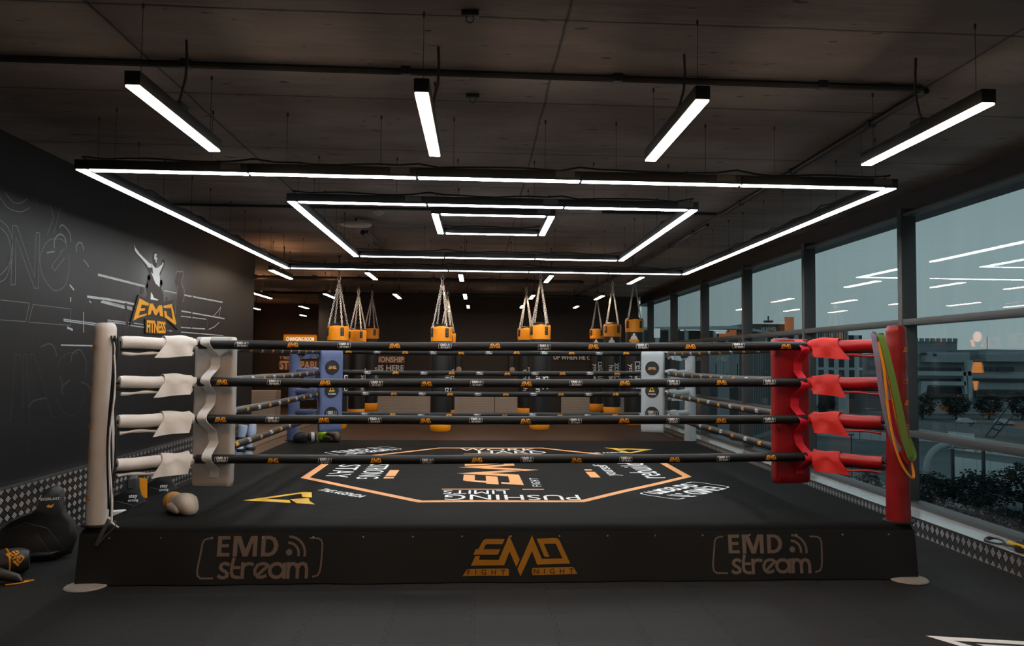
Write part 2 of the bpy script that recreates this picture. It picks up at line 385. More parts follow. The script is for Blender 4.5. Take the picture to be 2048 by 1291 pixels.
    def prism(s, poly, fmap, th, m, rnd=0.):
        """closed 2-D outline extruded by th along the map's third coordinate; rnd pulls the rims in"""
        n = len(poly); cx = sum(p[0] for p in poly)/n; cyy = sum(p[1] for p in poly)/n
        lay = [(-th/2, 1-rnd), (-th/2*.6, 1-rnd*.25), (0, 1), (th/2*.6, 1-rnd*.25), (th/2, 1-rnd)] if rnd else [(-th/2, 1), (th/2, 1)]
        V = []; F = []
        for d, k in lay:
            for p in poly: V.append(fmap(cx+(p[0]-cx)*k, cyy+(p[1]-cyy)*k, d))
        for L in range(len(lay)-1):
            for i in range(n): F.append((L*n+i, L*n+(i+1) % n, (L+1)*n+(i+1) % n, (L+1)*n+i))
        for t in tessellate_polygon([[Vector((p[0], p[1], 0)) for p in poly]]):
            F.append(tuple(t)); F.append(tuple((len(lay)-1)*n+i for i in reversed(t)))
        s.add(V, F, m); return s
    def shape(s, sh, fmap, cmap):
        for col, V, F in sh: s.add([fmap(x, y) for x, y in V], F, cmap[col] if isinstance(cmap, dict) else cmap)
        return s
    def build(s, name, parent=None, smooth=True, origin=None, angle=40):
        me = bpy.data.meshes.new(name)
        pw = parent.get('_o') if parent is not None else None
        if origin is None:
            if parent is not None: origin = Vector(pw)
            else:
                lo = [min(v[i] for v in s.v) for i in range(3)]; hi = [max(v[i] for v in s.v) for i in range(3)]
                origin = Vector(((lo[0]+hi[0])/2, (lo[1]+hi[1])/2, lo[2]))
        origin = Vector(origin)
        me.from_pydata([tuple(v-origin) for v in s.v], [], s.f)
        for m in s.mats: me.materials.append(m)
        me.polygons.foreach_set('material_index', s.m)
        bm = bmesh.new(); bm.from_mesh(me); bmesh.ops.recalc_face_normals(bm, faces=bm.faces); bm.to_mesh(me); bm.free()
        me.polygons.foreach_set('use_smooth', [smooth]*len(me.polygons))
        if smooth: me.set_sharp_from_angle(angle=math.radians(angle))
        me.update()
        o = bpy.data.objects.new(name, me); COL.objects.link(o)
        if parent is not None: o.parent = parent; o.location = origin-Vector(pw)
        else: o.location = origin
        o['_o'] = list(origin)
        ALL.append(o); return o
ALL = []
def tag(o, label, cat, group=None, kind=None):
    o['label'] = label; o['category'] = cat
    if group: o['group'] = group
    if kind: o['kind'] = kind
    return o
def thing(name, label, cat, loc, group=None):
    o = bpy.data.objects.new(name, None); COL.objects.link(o); o.location = loc; o['_o'] = list(loc)
    o.empty_display_size = .1; ALL.append(o); return tag(o, label, cat, group)
def struct(name, mb, smooth=False, parent=None):
    o = mb.build(name, parent, smooth, origin=None if parent is not None else (0, 0, 0))
    if parent is None: o['kind'] = 'structure'
    return o
def dup(root, delta, label=None, group=None):
    """copy of a thing with copies of its parts and sub-parts, mesh data shared"""
    r = root.copy(); COL.objects.link(r); r.location = Vector(root.location)+Vector(delta); r['_o'] = list(Vector(root['_o'])+Vector(delta)); ALL.append(r)
    if label: r['label'] = label
    if group: r['group'] = group
    for ch in list(root.children):
        c = ch.copy(); COL.objects.link(c); c.parent = r; c['_o'] = list(Vector(ch['_o'])+Vector(delta)); ALL.append(c)
        for gch in list(ch.children):
            d = gch.copy(); COL.objects.link(d); d.parent = c; d['_o'] = list(Vector(gch['_o'])+Vector(delta)); ALL.append(d)
    return r

# ------------------------------------------------------------------ flat graphics
def poly(pts, col, holes=()):
    loops = [[Vector((p[0], p[1], 0)) for p in pts]]+[[Vector((p[0], p[1], 0)) for p in h] for h in holes]
    V = [(p.x, p.y) for lp in loops for p in lp]
    return (col, V, [tuple(t) for t in tessellate_polygon(loops)])
def stroke(pts, wd, col):
    P = [Vector((p[0], p[1])) for p in pts]; n = len(P); V = []; F = []
    for i in range(n):
        a = (P[i]-P[i-1]) if i else (P[1]-P[0]); b = (P[i+1]-P[i]) if i < n-1 else (P[-1]-P[-2])
        a = a.normalized(); b = b.normalized(); t = a+b
        t = t.normalized() if t.length > 1e-6 else a
        nn = Vector((-t.y, t.x)); k = 1/max(.5, nn.dot(Vector((-a.y, a.x))))
        V += [tuple(P[i]+nn*wd/2*k), tuple(P[i]-nn*wd/2*k)]
    for i in range(n-1): F.append((2*i, 2*i+1, 2*i+3, 2*i+2))
    return (col, V, F)
def arc(cx, cyy, rx, ry, a0, a1, n=14):
    return [(cx+rx*math.cos(math.radians(a0+(a1-a0)*i/n)), cyy+ry*math.sin(math.radians(a0+(a1-a0)*i/n))) for i in range(n+1)]
def ell(cx, cyy, rx, ry, col, n=20): return poly(arc(cx, cyy, rx, ry, 0, 360*(n-1)/n, n-1), col)
def tf(sh, s=1., sx=1., sy=1., rot=0., dx=0., dy=0., col=None):
    c, si = math.cos(rot), math.sin(rot); out = []
    for k, V, F in sh:
        out.append((col or k, [(dx+(x*sx*s*c-y*sy*s*si), dy+(x*sx*s*si+y*sy*s*c)) for x, y in V], F))
    return out
_tx = {}
def text(s, col, h=1., xs=1., bold=0., sp=1.):
    """text centred on the origin, cap height h"""
    key = (s, bold, sp)
    if key not in _tx:
        cu = bpy.data.curves.new('lettering_outline', 'FONT'); cu.body = s; cu.size = 1.0; cu.resolution_u = 3; cu.offset = bold; cu.space_character = sp
        cu.fill_mode = 'BOTH'
        o = bpy.data.objects.new('lettering_outline', cu); COL.objects.link(o)
        dg = bpy.context.evaluated_depsgraph_get(); me = bpy.data.meshes.new_from_object(o.evaluated_get(dg))
        V = [(v.co.x, v.co.y) for v in me.vertices]; F = [tuple(p.vertices) for p in me.polygons]
        bpy.data.objects.remove(o); bpy.data.curves.remove(cu); bpy.data.meshes.remove(me)
        x0 = min(v[0] for v in V); x1 = max(v[0] for v in V)
        _tx[key] = ([(x-(x0+x1)/2, y) for x, y in V], F)
    V, F = _tx[key]; k = h/.69
    return [(col, [(x*k*xs, y*k-h/2) for x, y in V], F)]
def bounds(sh):
    xs = [x for _, V, _ in sh for x, _ in V]; ys = [y for _, V, _ in sh for _, y in V]; return min(xs), max(xs), min(ys), max(ys)
def fit(sh, w_, h_=None):
    a, b, c, d = bounds(sh); kx = w_/(b-a); ky = kx if h_ is None else h_/(d-c)
    return [(col, [((x-(a+b)/2)*kx, (y-(c+d)/2)*ky) for x, y in V], F) for col, V, F in sh]
def slice_y(sh, step, axis=1):
    """cut the faces along one axis so that the graphic can bend"""
    out = []
    for col, V, F in sh:
        bm = bmesh.new(); vs_ = [bm.verts.new((x, y, 0)) for x, y in V]
        for f in F:
            try: bm.faces.new([vs_[i] for i in f])
            except ValueError: pass
        c = [v[axis] for v in V]; k = math.ceil(min(c)/step)
        while k*step < max(c):
            co = [0, 0, 0]; co[axis] = k*step; no = [0, 0, 0]; no[axis] = 1
            bmesh.ops.bisect_plane(bm, geom=list(bm.verts)+list(bm.edges)+list(bm.faces), plane_co=co, plane_no=no); k += 1
        bm.verts.index_update()
        out.append((col, [(v.co.x, v.co.y) for v in bm.verts], [tuple(v.index for v in f.verts) for f in bm.faces])); bm.free()
    return out

def flipy(pts): return [(x, -y) for x, y in pts]
def emd_logo(bars=True, words=True):
    """the three-letter fight-night mark with its two bars, width 1"""
    sh = [poly(flipy(p), 'a') for p in (
        [(448, 340), (475, 275), (495, 262), (735, 262), (770, 182), (480, 182), (440, 205), (375, 325), (360, 340), (325, 340), (293, 423), (655, 423), (672, 410), (702, 340)],
        [(325, 442), (395, 442), (378, 500), (680, 500), (838, 130), (1000, 495), (950, 607), (845, 370), (765, 580), (258, 590)],
        [(965, 640), (1188, 132), (1338, 488), (1655, 483), (1555, 260), (1370, 260), (1457, 458), (1390, 458), (1372, 440), (1258, 182), (1550, 172), (1590, 185), (1615, 215), (1775, 560), (1268, 573), (1188, 370), (1013, 745)])]
    if bars:
        sh += [poly(flipy(p), 'a') for p in ([(135, 745), (195, 650), (220, 638), (820, 630), (836, 640), (836, 738)], [(1190, 630), (1205, 622), (1800, 612), (1830, 625), (1885, 718), (1205, 732), (1190, 720)])]
    base = sh
    a, b, c, d = bounds(base); k = 1/(b-a); n = lambda S: [(col, [((x-(a+b)/2)*k, (y-(c+d)/2)*k) for x, y in V], F) for col, V, F in S]
    out = n(base); top = []
    if words:
        top = n(tf(text('F I G H T', 'k', 75, 1.05, .01, 1.3), dx=495, dy=-688)+tf(text('N I G H T', 'k', 75, 1.05, .01, 1.3), dx=1520, dy=-672))
    return out, top
def stream_logo(signal='a'):
    """bracketed two-line wordmark with a signal symbol, width 1"""
    S = []; P = lambda p, col='a', h=(): S.append(poly(flipy(p), col, [flipy(x) for x in h])); K = lambda p, wd, col='a': S.append(stroke(flipy(p), wd, col))
    P([(378, 135), (560, 135), (560, 185), (440, 185), (440, 250), (545, 250), (545, 297), (440, 297), (440, 375), (560, 375), (560, 425), (378, 425)])
    P([(608, 428), (608, 135), (715, 135), (790, 330), (865, 135), (963, 135), (963, 430), (900, 430), (900, 215), (825, 430), (755, 430), (672, 215), (672, 428)])
    P([(1022, 135), (1150, 135), (1220, 160), (1262, 215), (1278, 280), (1262, 345), (1220, 400), (1150, 430), (1022, 430)], 'a', [[(1085, 185), (1085, 378), (1145, 378), (1190, 350), (1212, 283), (1190, 215), (1145, 185)]])
    K([(572, 550), (535, 528), (500, 522), (458, 540), (445, 580), (470, 612), (520, 638), (550, 670), (546, 705), (500, 725), (455, 720), (415, 692)], 48)
    K([(635, 442), (610, 560), (608, 650), (625, 700), (665, 722), (735, 726)], 48); K([(615, 585), (735, 585)], 42)
    K([(768, 510), (768, 748)], 52); K([(768, 610), (785, 560), (830, 534), (880, 530), (928, 548)], 48)
    K([(985, 700), (1140, 560), (1105, 535), (1050, 530), (985, 552), (948, 620), (955, 680), (1000, 722), (1060, 725), (1125, 698)], 46)
    K(list(reversed(arc(1270, 630, 102, 96, 0, 360, 22))), 52); K([(1385, 520), (1385, 748)], 50)
    K([(1440, 510), (1440, 748)], 50); K([(1440, 610), (1462, 550), (1505, 533), (1552, 550), (1578, 610), (1578, 748)], 50); K([(1578, 610), (1600, 550), (1642, 533), (1690, 550), (1712, 610), (1712, 748)], 50)
    S.append(ell(1440, -372, 48, 48, signal)); K(arc(1420, 395, 163, 160, -90, 12), 36, signal); K(arc(1430, 392, 245, 244, -90, 10), 36, signal)
    K([(300, 168), (235, 168), (180, 190), (155, 240), (148, 330), (128, 480), (112, 620), (125, 690), (170, 728), (350, 730)], 26)
    K([(1735, 170), (1850, 172), (1905, 195), (1930, 250), (1928, 400), (1920, 560), (1908, 650), (1880, 705), (1800, 728)], 26)
    return fit(S, 1.0)
EMD, EMD_WORDS = emd_logo(); EMD_SMALL = EMD
STREAM = stream_logo()

FIG={
'K_glove':[(0.014, 2.833), (0.053, 2.85), (0.094, 2.841), (0.124, 2.787), (0.142, 2.748), (0.112, 2.733), (0.051, 2.74), (0.014, 2.762), (-0.003, 2.795)],
'K_body':[(0.104, 2.838), (0.128, 2.796), (0.235, 2.739), (0.364, 2.71), (0.454, 2.675), (0.564, 2.679), (0.623, 2.653), (0.597, 2.693), (0.585, 2.758), (0.6, 2.803), (0.667, 2.826), (0.726, 2.815), (0.738, 2.749), (0.712, 2.688), (0.709, 2.64), (0.842, 2.685), (0.862, 2.736), (0.848, 2.754), (0.896, 2.765), (0.945, 2.756), (0.947, 2.722), (0.915, 2.664), (0.849, 2.588), (0.805, 2.544), (0.832, 2.508), (0.867, 2.517), (0.904, 2.496), (0.907, 2.457), (0.863, 2.414), (0.94, 2.342), (0.947, 2.254), (0.784, 2.213), (0.554, 2.235), (0.432, 2.249), (0.481, 2.313), (0.453, 2.404), (0.488, 2.52), (0.53, 2.543), (0.46, 2.592), (0.326, 2.659), (0.196, 2.706), (0.112, 2.735)],
'W_arm':[(0.101, 2.833), (0.128, 2.796), (0.245, 2.745), (0.375, 2.707), (0.52, 2.669), (0.565, 2.67), (0.58, 2.624), (0.48, 2.617), (0.434, 2.644), (0.302, 2.693), (0.194, 2.729), (0.131, 2.756)],
'W_torso':[(0.569, 2.672), (0.682, 2.633), (0.75, 2.647), (0.865, 2.697), (0.886, 2.729), (0.912, 2.713), (0.868, 2.659), (0.802, 2.583), (0.821, 2.497), (0.815, 2.419), (0.695, 2.456), (0.646, 2.494), (0.561, 2.575), (0.624, 2.553), (0.604, 2.608)],
'W_face':[(0.635, 2.788), (0.68, 2.809), (0.715, 2.795), (0.694, 2.772), (0.733, 2.749), (0.702, 2.725), (0.721, 2.718), (0.689, 2.69), (0.675, 2.722), (0.639, 2.736)],
'W_short':[(0.579, 2.34), (0.614, 2.324), (0.663, 2.281), (0.791, 2.272), (0.78, 2.258), (0.574, 2.255)],
'W_leg':[(0.62, 2.249), (0.714, 2.218), (0.694, 2.173), (0.635, 2.203)],
'K_banner':[(0.228, 2.28), (0.486, 2.248), (0.757, 2.255), (0.924, 2.248), (1.193, 2.29), (1.404, 1.934), (1.113, 2.027), (1.025, 2.038), (1.073, 1.896), (0.929, 1.862), (0.44, 1.855), (0.421, 2.025), (0.209, 1.983), (0.037, 1.927)],
'O_e':[(0.246, 2.243), (0.494, 2.207), (0.481, 2.175), (0.309, 2.179), (0.277, 2.133), (0.397, 2.141), (0.388, 2.116), (0.263, 2.099), (0.235, 2.047), (0.444, 2.085), (0.435, 2.063), (0.227, 2.024), (0.108, 1.986)],
'O_m':[(0.512, 2.203), (0.6, 2.21), (0.697, 2.14), (0.773, 2.201), (0.867, 2.208), (0.913, 2.073), (0.817, 2.08), (0.79, 2.137), (0.713, 2.079), (0.667, 2.081), (0.583, 2.142), (0.554, 2.084), (0.478, 2.066)],
'O_d':[(0.903, 2.202), (1.159, 2.245), (1.319, 2.012), (1.294, 1.992), (0.962, 2.069), (0.932, 2.145), (1.005, 2.145), (1.021, 2.097), (1.212, 2.052), (1.138, 2.193), (0.917, 2.179)],
'T_fit':[(0.454, 2.013), (0.99, 2.019), (1.006, 1.874), (0.461, 1.869)],
}
DROPS= [(0.343, 2.338, 0.043, 0.045), (0.515, 2.504, 0.038, 0.037), (0.474, 2.406, 0.029, 0.03), (0.865, 2.479, 0.036, 0.036), (1.037, 2.298, 0.027, 0.028), (0.374, 1.88, 0.019, 0.018), (1.121, 1.918, 0.02, 0.018)]
MURAL=[
([(-0.681, 2.406), (0.421, 2.392)], 0.03) ,
([(0.957, 2.393), (1.357, 2.394)], 0.02) ,
([(1.614, 2.392), (3.105, 2.41)], 0.025) ,
([(-0.878, 2.17), (-0.46, 2.177), (0.159, 2.172)], 0.03) ,
([(-0.599, 2.141), (-0.073, 2.114)], 0.025) ,
([(-0.567, 2.154), (-0.075, 2.134)], 0.012) ,
([(-0.026, 2.134), (0.112, 2.126)], 0.02) ,
([(-0.025, 2.117), (0.114, 2.104)], 0.02) ,
([(-1.292, 1.929), (-0.677, 1.918)], 0.012) ,
([(-1.291, 1.915), (-0.676, 1.9)], 0.012) ,
([(-0.445, 1.965), (-0.038, 1.961)], 0.014) ,
([(-0.443, 1.947), (-0.036, 1.941)], 0.014) ,
([(0.024, 1.964), (0.413, 1.957)], 0.014) ,
([(0.026, 1.933), (1.247, 1.913)], 0.014) ,
([(1.526, 2.181), (3.219, 2.172)], 0.022) ,
([(1.514, 2.115), (2.432, 2.123)], 0.014) ,
([(1.526, 1.971), (2.403, 1.986)], 0.018) ,
([(1.53, 1.912), (3.194, 1.918)], 0.015) ,
([(3.042, 2.337), (2.892, 2.252), (2.68, 2.165)], 0.012) ,
([(3.042, 2.337), (2.966, 2.166)], 0.01) ,
([(2.993, 2.107), (2.778, 2.03), (2.547, 1.985)], 0.014) ,
([(-1.319, 1.692), (-0.682, 1.696)], 0.015) ,
([(-1.207, 2.253), (-1.127, 2.212)], 0.02) ,
([(-1.224, 1.856), (-1.123, 1.837)], 0.025) ,
([(-1.181, 2.14), (-1.182, 2.097)], 0.02) ,
([(-0.936, 2.017), (-0.922, 1.82)], 0.014) ,
([(-0.836, 2.133), (-0.794, 2.116)], 0.015) ,
]
DARKPOST= [[(-0.046, 2.171), (-0.008, 1.896)], [(1.884, 2.401), (1.892, 1.973)], [(2.493, 2.141), (2.479, 1.953)]]
SIL= [[(-1.11, 2.578), (-1.109, 2.637), (-1.06, 2.671), (-1.008, 2.661), (-0.979, 2.606)], [(-0.972, 2.513), (-0.922, 2.495), (-0.869, 2.461)], [(1.305, 2.631), (1.351, 2.672), (1.436, 2.671), (1.52, 2.694), (1.552, 2.638), (1.498, 2.534), (1.591, 2.463), (1.599, 2.358), (1.551, 2.301)], [(1.365, 2.495), (1.355, 2.416), (1.334, 2.259), (1.315, 2.078)]]
MAN2= [(1.352, 2.668), (1.52, 2.692), (1.546, 2.631), (1.498, 2.534), (1.584, 2.463), (1.593, 2.344), (1.538, 2.248), (1.52, 1.918), (1.361, 1.912), (1.344, 2.26), (1.365, 2.417), (1.279, 2.538)]
SIL2= [[(-1.494, 2.552), (-1.49, 2.636), (-1.411, 2.693), (-1.337, 2.683), (-1.297, 2.632)], [(-1.416, 2.755), (-1.376, 2.784), (-1.299, 2.763), (-1.231, 2.717), (-1.219, 2.649)], [(-1.611, 2.497), (-1.562, 2.509), (-1.488, 2.525)]]
OUTL= [[(-2.09, 2.171), (-2.115, 2.164), (-2.123, 2.649), (-2.063, 2.654), (-1.786, 2.265), (-1.785, 2.649), (-1.732, 2.652), (-1.718, 2.175), (-1.779, 2.17), (-2.074, 2.561), (-2.056, 2.17), (-2.09, 2.171)], [(-2.288, 2.665), (-2.188, 2.623), (-2.123, 2.532), (-2.121, 2.371), (-2.177, 2.223), (-2.255, 2.175)], [(-2.284, 2.606), (-2.183, 2.553), (-2.134, 2.45), (-2.151, 2.326), (-2.259, 2.229)], [(-1.277, 2.594), (-1.366, 2.65), (-1.57, 2.618), (-1.68, 2.514), (-1.712, 2.423), (-1.665, 2.299), (-1.541, 2.203), (-1.438, 2.179), (-1.295, 2.237), (-1.23, 2.393), (-1.25, 2.529)], [(-1.4, 2.531), (-1.298, 2.591), (-1.495, 2.418), (-1.523, 2.381), (-1.47, 2.354), (-1.313, 2.492)], [(-1.612, 2.656), (-1.524, 2.826), (-1.592, 2.935)], [(-1.514, 2.682), (-1.408, 2.949)], [(-2.246, 2.033), (-1.844, 2.037), (-1.887, 1.878), (-2.235, 1.875)], [(-1.788, 2.029), (-1.171, 2.031), (-1.165, 1.878), (-1.845, 1.875), (-1.788, 2.029)], [(-2.3, 2.841), (-2.199, 2.782), (-2.029, 2.779), (-1.89, 2.843)], [(-2.239, 2.894), (-2.136, 2.84), (-2.033, 2.851), (-1.931, 2.908)]]
SIL3=[[(-1.132, 1.54), (-1.12, 1.606), (-1.046, 1.646), (-0.956, 1.644), (-0.885, 1.58), (-0.85, 1.499), (-0.862, 1.378)], [(-0.934, 1.346), (-0.826, 1.316), (-0.754, 1.273), (-0.724, 1.231)], [(-1.133, 1.371), (-1.212, 1.341), (-1.27, 1.309)], [(-1.648, 1.669), (-1.518, 1.699), (-1.436, 1.672), (-1.384, 1.591)], [(-1.324, 1.408), (-1.272, 1.337), (-1.279, 1.273), (-1.241, 1.233)], [(-1.801, 1.153), (-1.722, 1.207), (-1.529, 1.222)]]
OUTL2=[[(-2.07, 1.068), (-2.042, 1.071), (-2.02, 1.6), (-1.942, 1.602), (-1.902, 1.159)], [(-1.873, 1.163), (-1.903, 1.6), (-1.863, 1.603), (-1.773, 1.045)], [(-1.822, 1.603), (-1.749, 1.604), (-1.427, 1.055), (-1.381, 1.046)], [(-1.364, 1.465), (-1.324, 1.566), (-1.158, 1.625), (-1.006, 1.62)], [(-1.358, 1.214), (-1.267, 1.095), (-1.092, 1.038), (-0.941, 1.074), (-0.871, 1.203)]]

# ------------------------------------------------------------------ the room
ZC = 3.38; XL = -4.05; XG = 4.25
YB = 12.78
m = MB(); m.box((-1.7, -6.95, -.1), (12.2, 20.3, .2), MT['floor']); struct('floor', m)
m = MB(); m.box((-1.7, 10.3, -.1), (12.2, 14.2, .2), MT['floor_back']); struct('floor_back', m)
m = MB(); m.box((-1.7, .2, ZC+.12), (12.4, 34.6, .24), MT['ceiling']); struct('ceiling', m)
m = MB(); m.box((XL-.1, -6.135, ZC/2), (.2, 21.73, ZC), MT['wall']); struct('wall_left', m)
m = MB(); m.box((-.2, YB+.1, ZC/2), (8.8, .2, ZC), MT['wall_dark']); struct('wall_back', m)
m = MB(); m.box((-4.5, 15.15, ZC/2), (.2, 4.54, ZC), MT['wall_dark']); struct('wall_inner', m)
m = MB(); m.box((-6.1, 17.5, ZC/2), (3.3, .2, ZC), MT['wall_dark']); struct('wall_far', m)
m = MB(); m.box((-7.7, 11.1, ZC/2), (.2, 12.8, ZC), MT['wall_dark']); struct('wall_outer', m)
m = MB(); m.box((-5.9, 4.6, ZC/2), (3.5, .2, ZC), MT['wall_dark']); struct('wall_return', m)
m = MB(); m.box((.1, -17.0, ZC/2), (9., .2, ZC), MT['wall_dark']); struct('wall_front', m)
m = MB(); m.box((XG+.11, -2.15, (3.122+ZC)/2), (.22, 29.9, ZC-3.122), MT['bulk']); struct('wall_right', m)
m = MB(); m.box((XG+.11, -2.15, .06), (.22, 29.9, .12), MT['bulk']); struct('trim_1', m)
# tread-plate skirting along the left wall, with a folded top edge
m = MB(); m.box((XL+.03, -6.1, .265), (.06, 21.6, .53), MT['tread_left']); m.box((XL+.031, -6.1, .533), (.066, 21.6, .008), MT['metal']); struct('baseboard_left', m)
# tread-plate ledge below the windows: riser, tread and folded nosing
m = MB(); m.box((3.968, -2.1, .08), (.262, 29.7, .16), MT['tread_bench']); struct('trim_2', m)
m = MB(); m.box((3.968, -2.1, .1625), (.27, 29.7, .006), MT['tread_top'], .0015); struct('trim_3', m)
# end of a low plate-clad wall and ribbed plate floor in the passage at the back left
m = MB(); m.box((-5.52, 10.75, .4), (.8, .5, .8), MT['tread_back'], .004); struct('trim_4', m)
m = MB(); m.box((-5.9, 8.6, .008), (3.36, 7.7, .016), MT['tread_floor']); struct('floor_passage', m)
m = MB(); m.box((3.97, 11.6, .1), (.3, .5, .3), MT['corner'], .004); struct('trim_5', m)
for x0, x1 in ((-4.58, -3.35), (-3.3, -2.98), (-2.975, -1.46), (-.92, .205), (.215, .98), (2.04, 3.12), (3.5, 3.8)):
    m = MB(); m.box(((x0+x1)/2, YB-.012, .3), (x1-x0-.006, .024, .58), MT['tread_back'], .003)
    o = struct('baseboard_back', m)

# windows: every bay has its own mullion, transom, rail and sill, with one glazing part
mull = [-.88+2.41*k for k in range(-6, 6)]
for k, y in enumerate(mull):
    y1 = min(y+2.41, YB-.05); m = MB(); fm = MT['frame']
    m.box((4.18, y, 1.66), (.16, .085, 3.08), fm, .006)
    ym, ly = (y+y1)/2, y1-y-.085
    m.box((4.18, ym, 2.015), (.15, ly, .064), fm, .004); m.box((4.18, ym, .888), (.15, ly, .068), fm, .004)
    m.box((4.18, ym, .16), (.16, ly, .085), fm, .004); m.box((4.19, ym, 3.13), (.14, ly, .03), fm, .004)
    o = struct('window_%d' % (k+1), m, smooth=True)
    g = MB()
    for z0, z1 in ((.20, .856), (.922, 1.984), (2.046, 3.118)):
        g.box((XG+.012, ym, (z0+z1)/2), (.022, ly-.004, z1-z0-.004), MT['glass'])
    g.build('glass_pane', o, smooth=False)

# ------------------------------------------------------------------ square pendant light frames
LX, LY = -.110, .034
def light_frame(label, half, z, nseg):
    t = thing('pendant_light_frame', label, 'light', (LX, LY, z), 'nested square light frames over the ring')
    W_, H_ = .078, .068
    for side in range(4):
        a = side*PI/2; R = Matrix.Rotation(a, 3, 'Z')
        L = 2*half; seg = L/nseg
        for i in range(nseg):
            x0 = -half+seg*i+(.0 if i else .0); x1 = x0+seg
            trim0 = .105 if i == 0 and side % 2 == 0 else (.02 if i == 0 else .011)
            trim1 = .105 if i == nseg-1 and side % 2 == 0 else (.02 if i == nseg-1 else .011)
            m = MB(); c = R @ Vector(((x0+x1)/2, -half+W_/2, 0))
            m.box(Vector((LX, LY, z+H_/2+.004))+c, (seg-.004, W_, H_) if side % 2 == 0 else (W_, seg-.004, H_), MT['housing'], .004)
            m.build('housing', t)
            m = MB(); c = R @ Vector(((x0+trim0+x1-trim1)/2, -half+W_/2, 0)); Ln = seg-trim0-trim1
            m.box(Vector((LX, LY, z+.003))+c, (Ln, W_-.014, .01) if side % 2 == 0 else (W_-.014, Ln, .01), MT['strip'])
            m.build('diffuser', t, smooth=False)
            # clip plate beside each joint
            m = MB(); c = R @ Vector((x1-.12, -half-.001, 0)); m.box(Vector((LX, LY, z+.045))+c, (.14, .004, .045) if side % 2 == 0 else (.004, .14, .045), MT['grey_tag']); m.build('joint_plate', t)
            for q in (.22, .78):
                m = MB(); c = R @ Vector((x0+seg*q, -half+W_/2, 0)); p = Vector((LX, LY, 0))+c
                m.tube([(p.x, p.y, z+H_), (p.x, p.y, ZC+.002)], .0017, MT['cable'], 5); m.lathe((p.x, p.y, ZC-.03), [(.004, 0), (.007, .01), (.007, .032)], MT['cable'], 6)
                m.build('suspension_wire', t)
        # sagging supply cable lying along the top of the housing
        m = MB(); pts = []; n = nseg*8
        for i in range(n+1):
            xx = -half+.05+(2*half-.1)*i/n; c = R @ Vector((xx, -half+W_/2+.01*math.sin(i*1.7), 0))
            pts.append((LX+c.x, LY+c.y, z+H_+.012+.016*abs(math.sin(i*.55+side))+(.02 if i % 8 == 0 else 0)))
        m.tube(pts, .007, MT['cable'], 6); m.build('supply_cable', t)
    return t
light_frame('largest square cool-white pendant light frame, following the ring edges', 3.03, 2.921, 5)
light_frame('middle square cool-white pendant light frame, nested inside the largest one', 1.833, 2.961, 3)
light_frame('smallest square cool-white pendant light frame, at the centre of the nested set', .648, 3.098, 1)

# single warm lamps
LAMPS = [  # x, y0, y1, label
    (-1.967, -4.78, -3.57, 'warm linear lamp leftmost of the four hanging before the square light frames'),
    (-.55, -4.80, -3.59, 'warm linear lamp second from the left of four before the square light frames'),
    (.877, -4.82, -3.60, 'warm linear lamp second from the right of four before the square light frames'),
    (2.34, -4.90, -3.63, 'warm linear lamp nearest the windows of the four before the square light frames'),
    (-3.415, 3.34, 4.60, 'warm linear lamp nearest the mural wall just behind the light frames'),
    (-1.99, 3.50, 4.52, 'warm linear lamp above the left heavy bags just behind the light frames'),
    (-.545, 3.55, 4.54, 'warm linear lamp right of the central heavy bags just behind the light frames'),
    (.887, 3.53, 4.56, 'warm linear lamp right of the tall centre right heavy bag chain'),
    (2.33, 3.50, 4.60, 'warm linear lamp over the heavy bag hung closest to the windows'),
    (-4.91, 7.6, 9.06, 'warm linear lamp in the passage just past the end of the mural wall'),
    (-3.44, 7.6, 8.67, 'warm linear lamp behind the chains of the leftmost heavy bag'),
    (-1.99, 7.43, 8.54, 'warm linear lamp in the middle row between left and central bag chains'),
    (-.545, 7.25, 8.41, 'warm linear lamp in the middle row right of the central bag chains'),
    (.866, 7.2, 8.24, 'warm linear lamp in the middle row behind the centre right bag chains'),
    (2.28, 7.1, 8.15, 'warm linear lamp above the smallest heavy bag near the windows'),
    (-4.83, 11.55, 12.5, 'small distant warm linear lamp by the passage above the changing room sign'),
    (-.52, 10.5, 11.42, 'small distant warm lamp lighting the back wall right of the central bags'),
    (.82, 10.28, 11.1, 'small distant warm lamp lighting the back wall behind the centre right bags'),
    (2.16, 10.2, 10.85, 'small distant warm lamp lighting the back wall left of the window bags'),
    (-6.3, 12.3, 13.2, 'warm linear lamp just showing at the mural wall corner, far back in the passage'),
    (-5.72, 15.6, 16.3, 'faintest warm linear lamp, deepest in the passage above the changing room sign'),
]
for y_, row in ((-8.9, 'second row'), (-13.0, 'third row')):
    for x_, col_ in ((-3.42, 'by the mural wall side'), (-1.99, 'left of the middle'), (-.545, 'just left of the middle'), (.885, 'right of the middle'), (2.33, 'by the windows')):
        LAMPS.append((x_, y_-.6, y_+.6, 'warm linear lamp behind the camera, %s, %s' % (row, col_)))
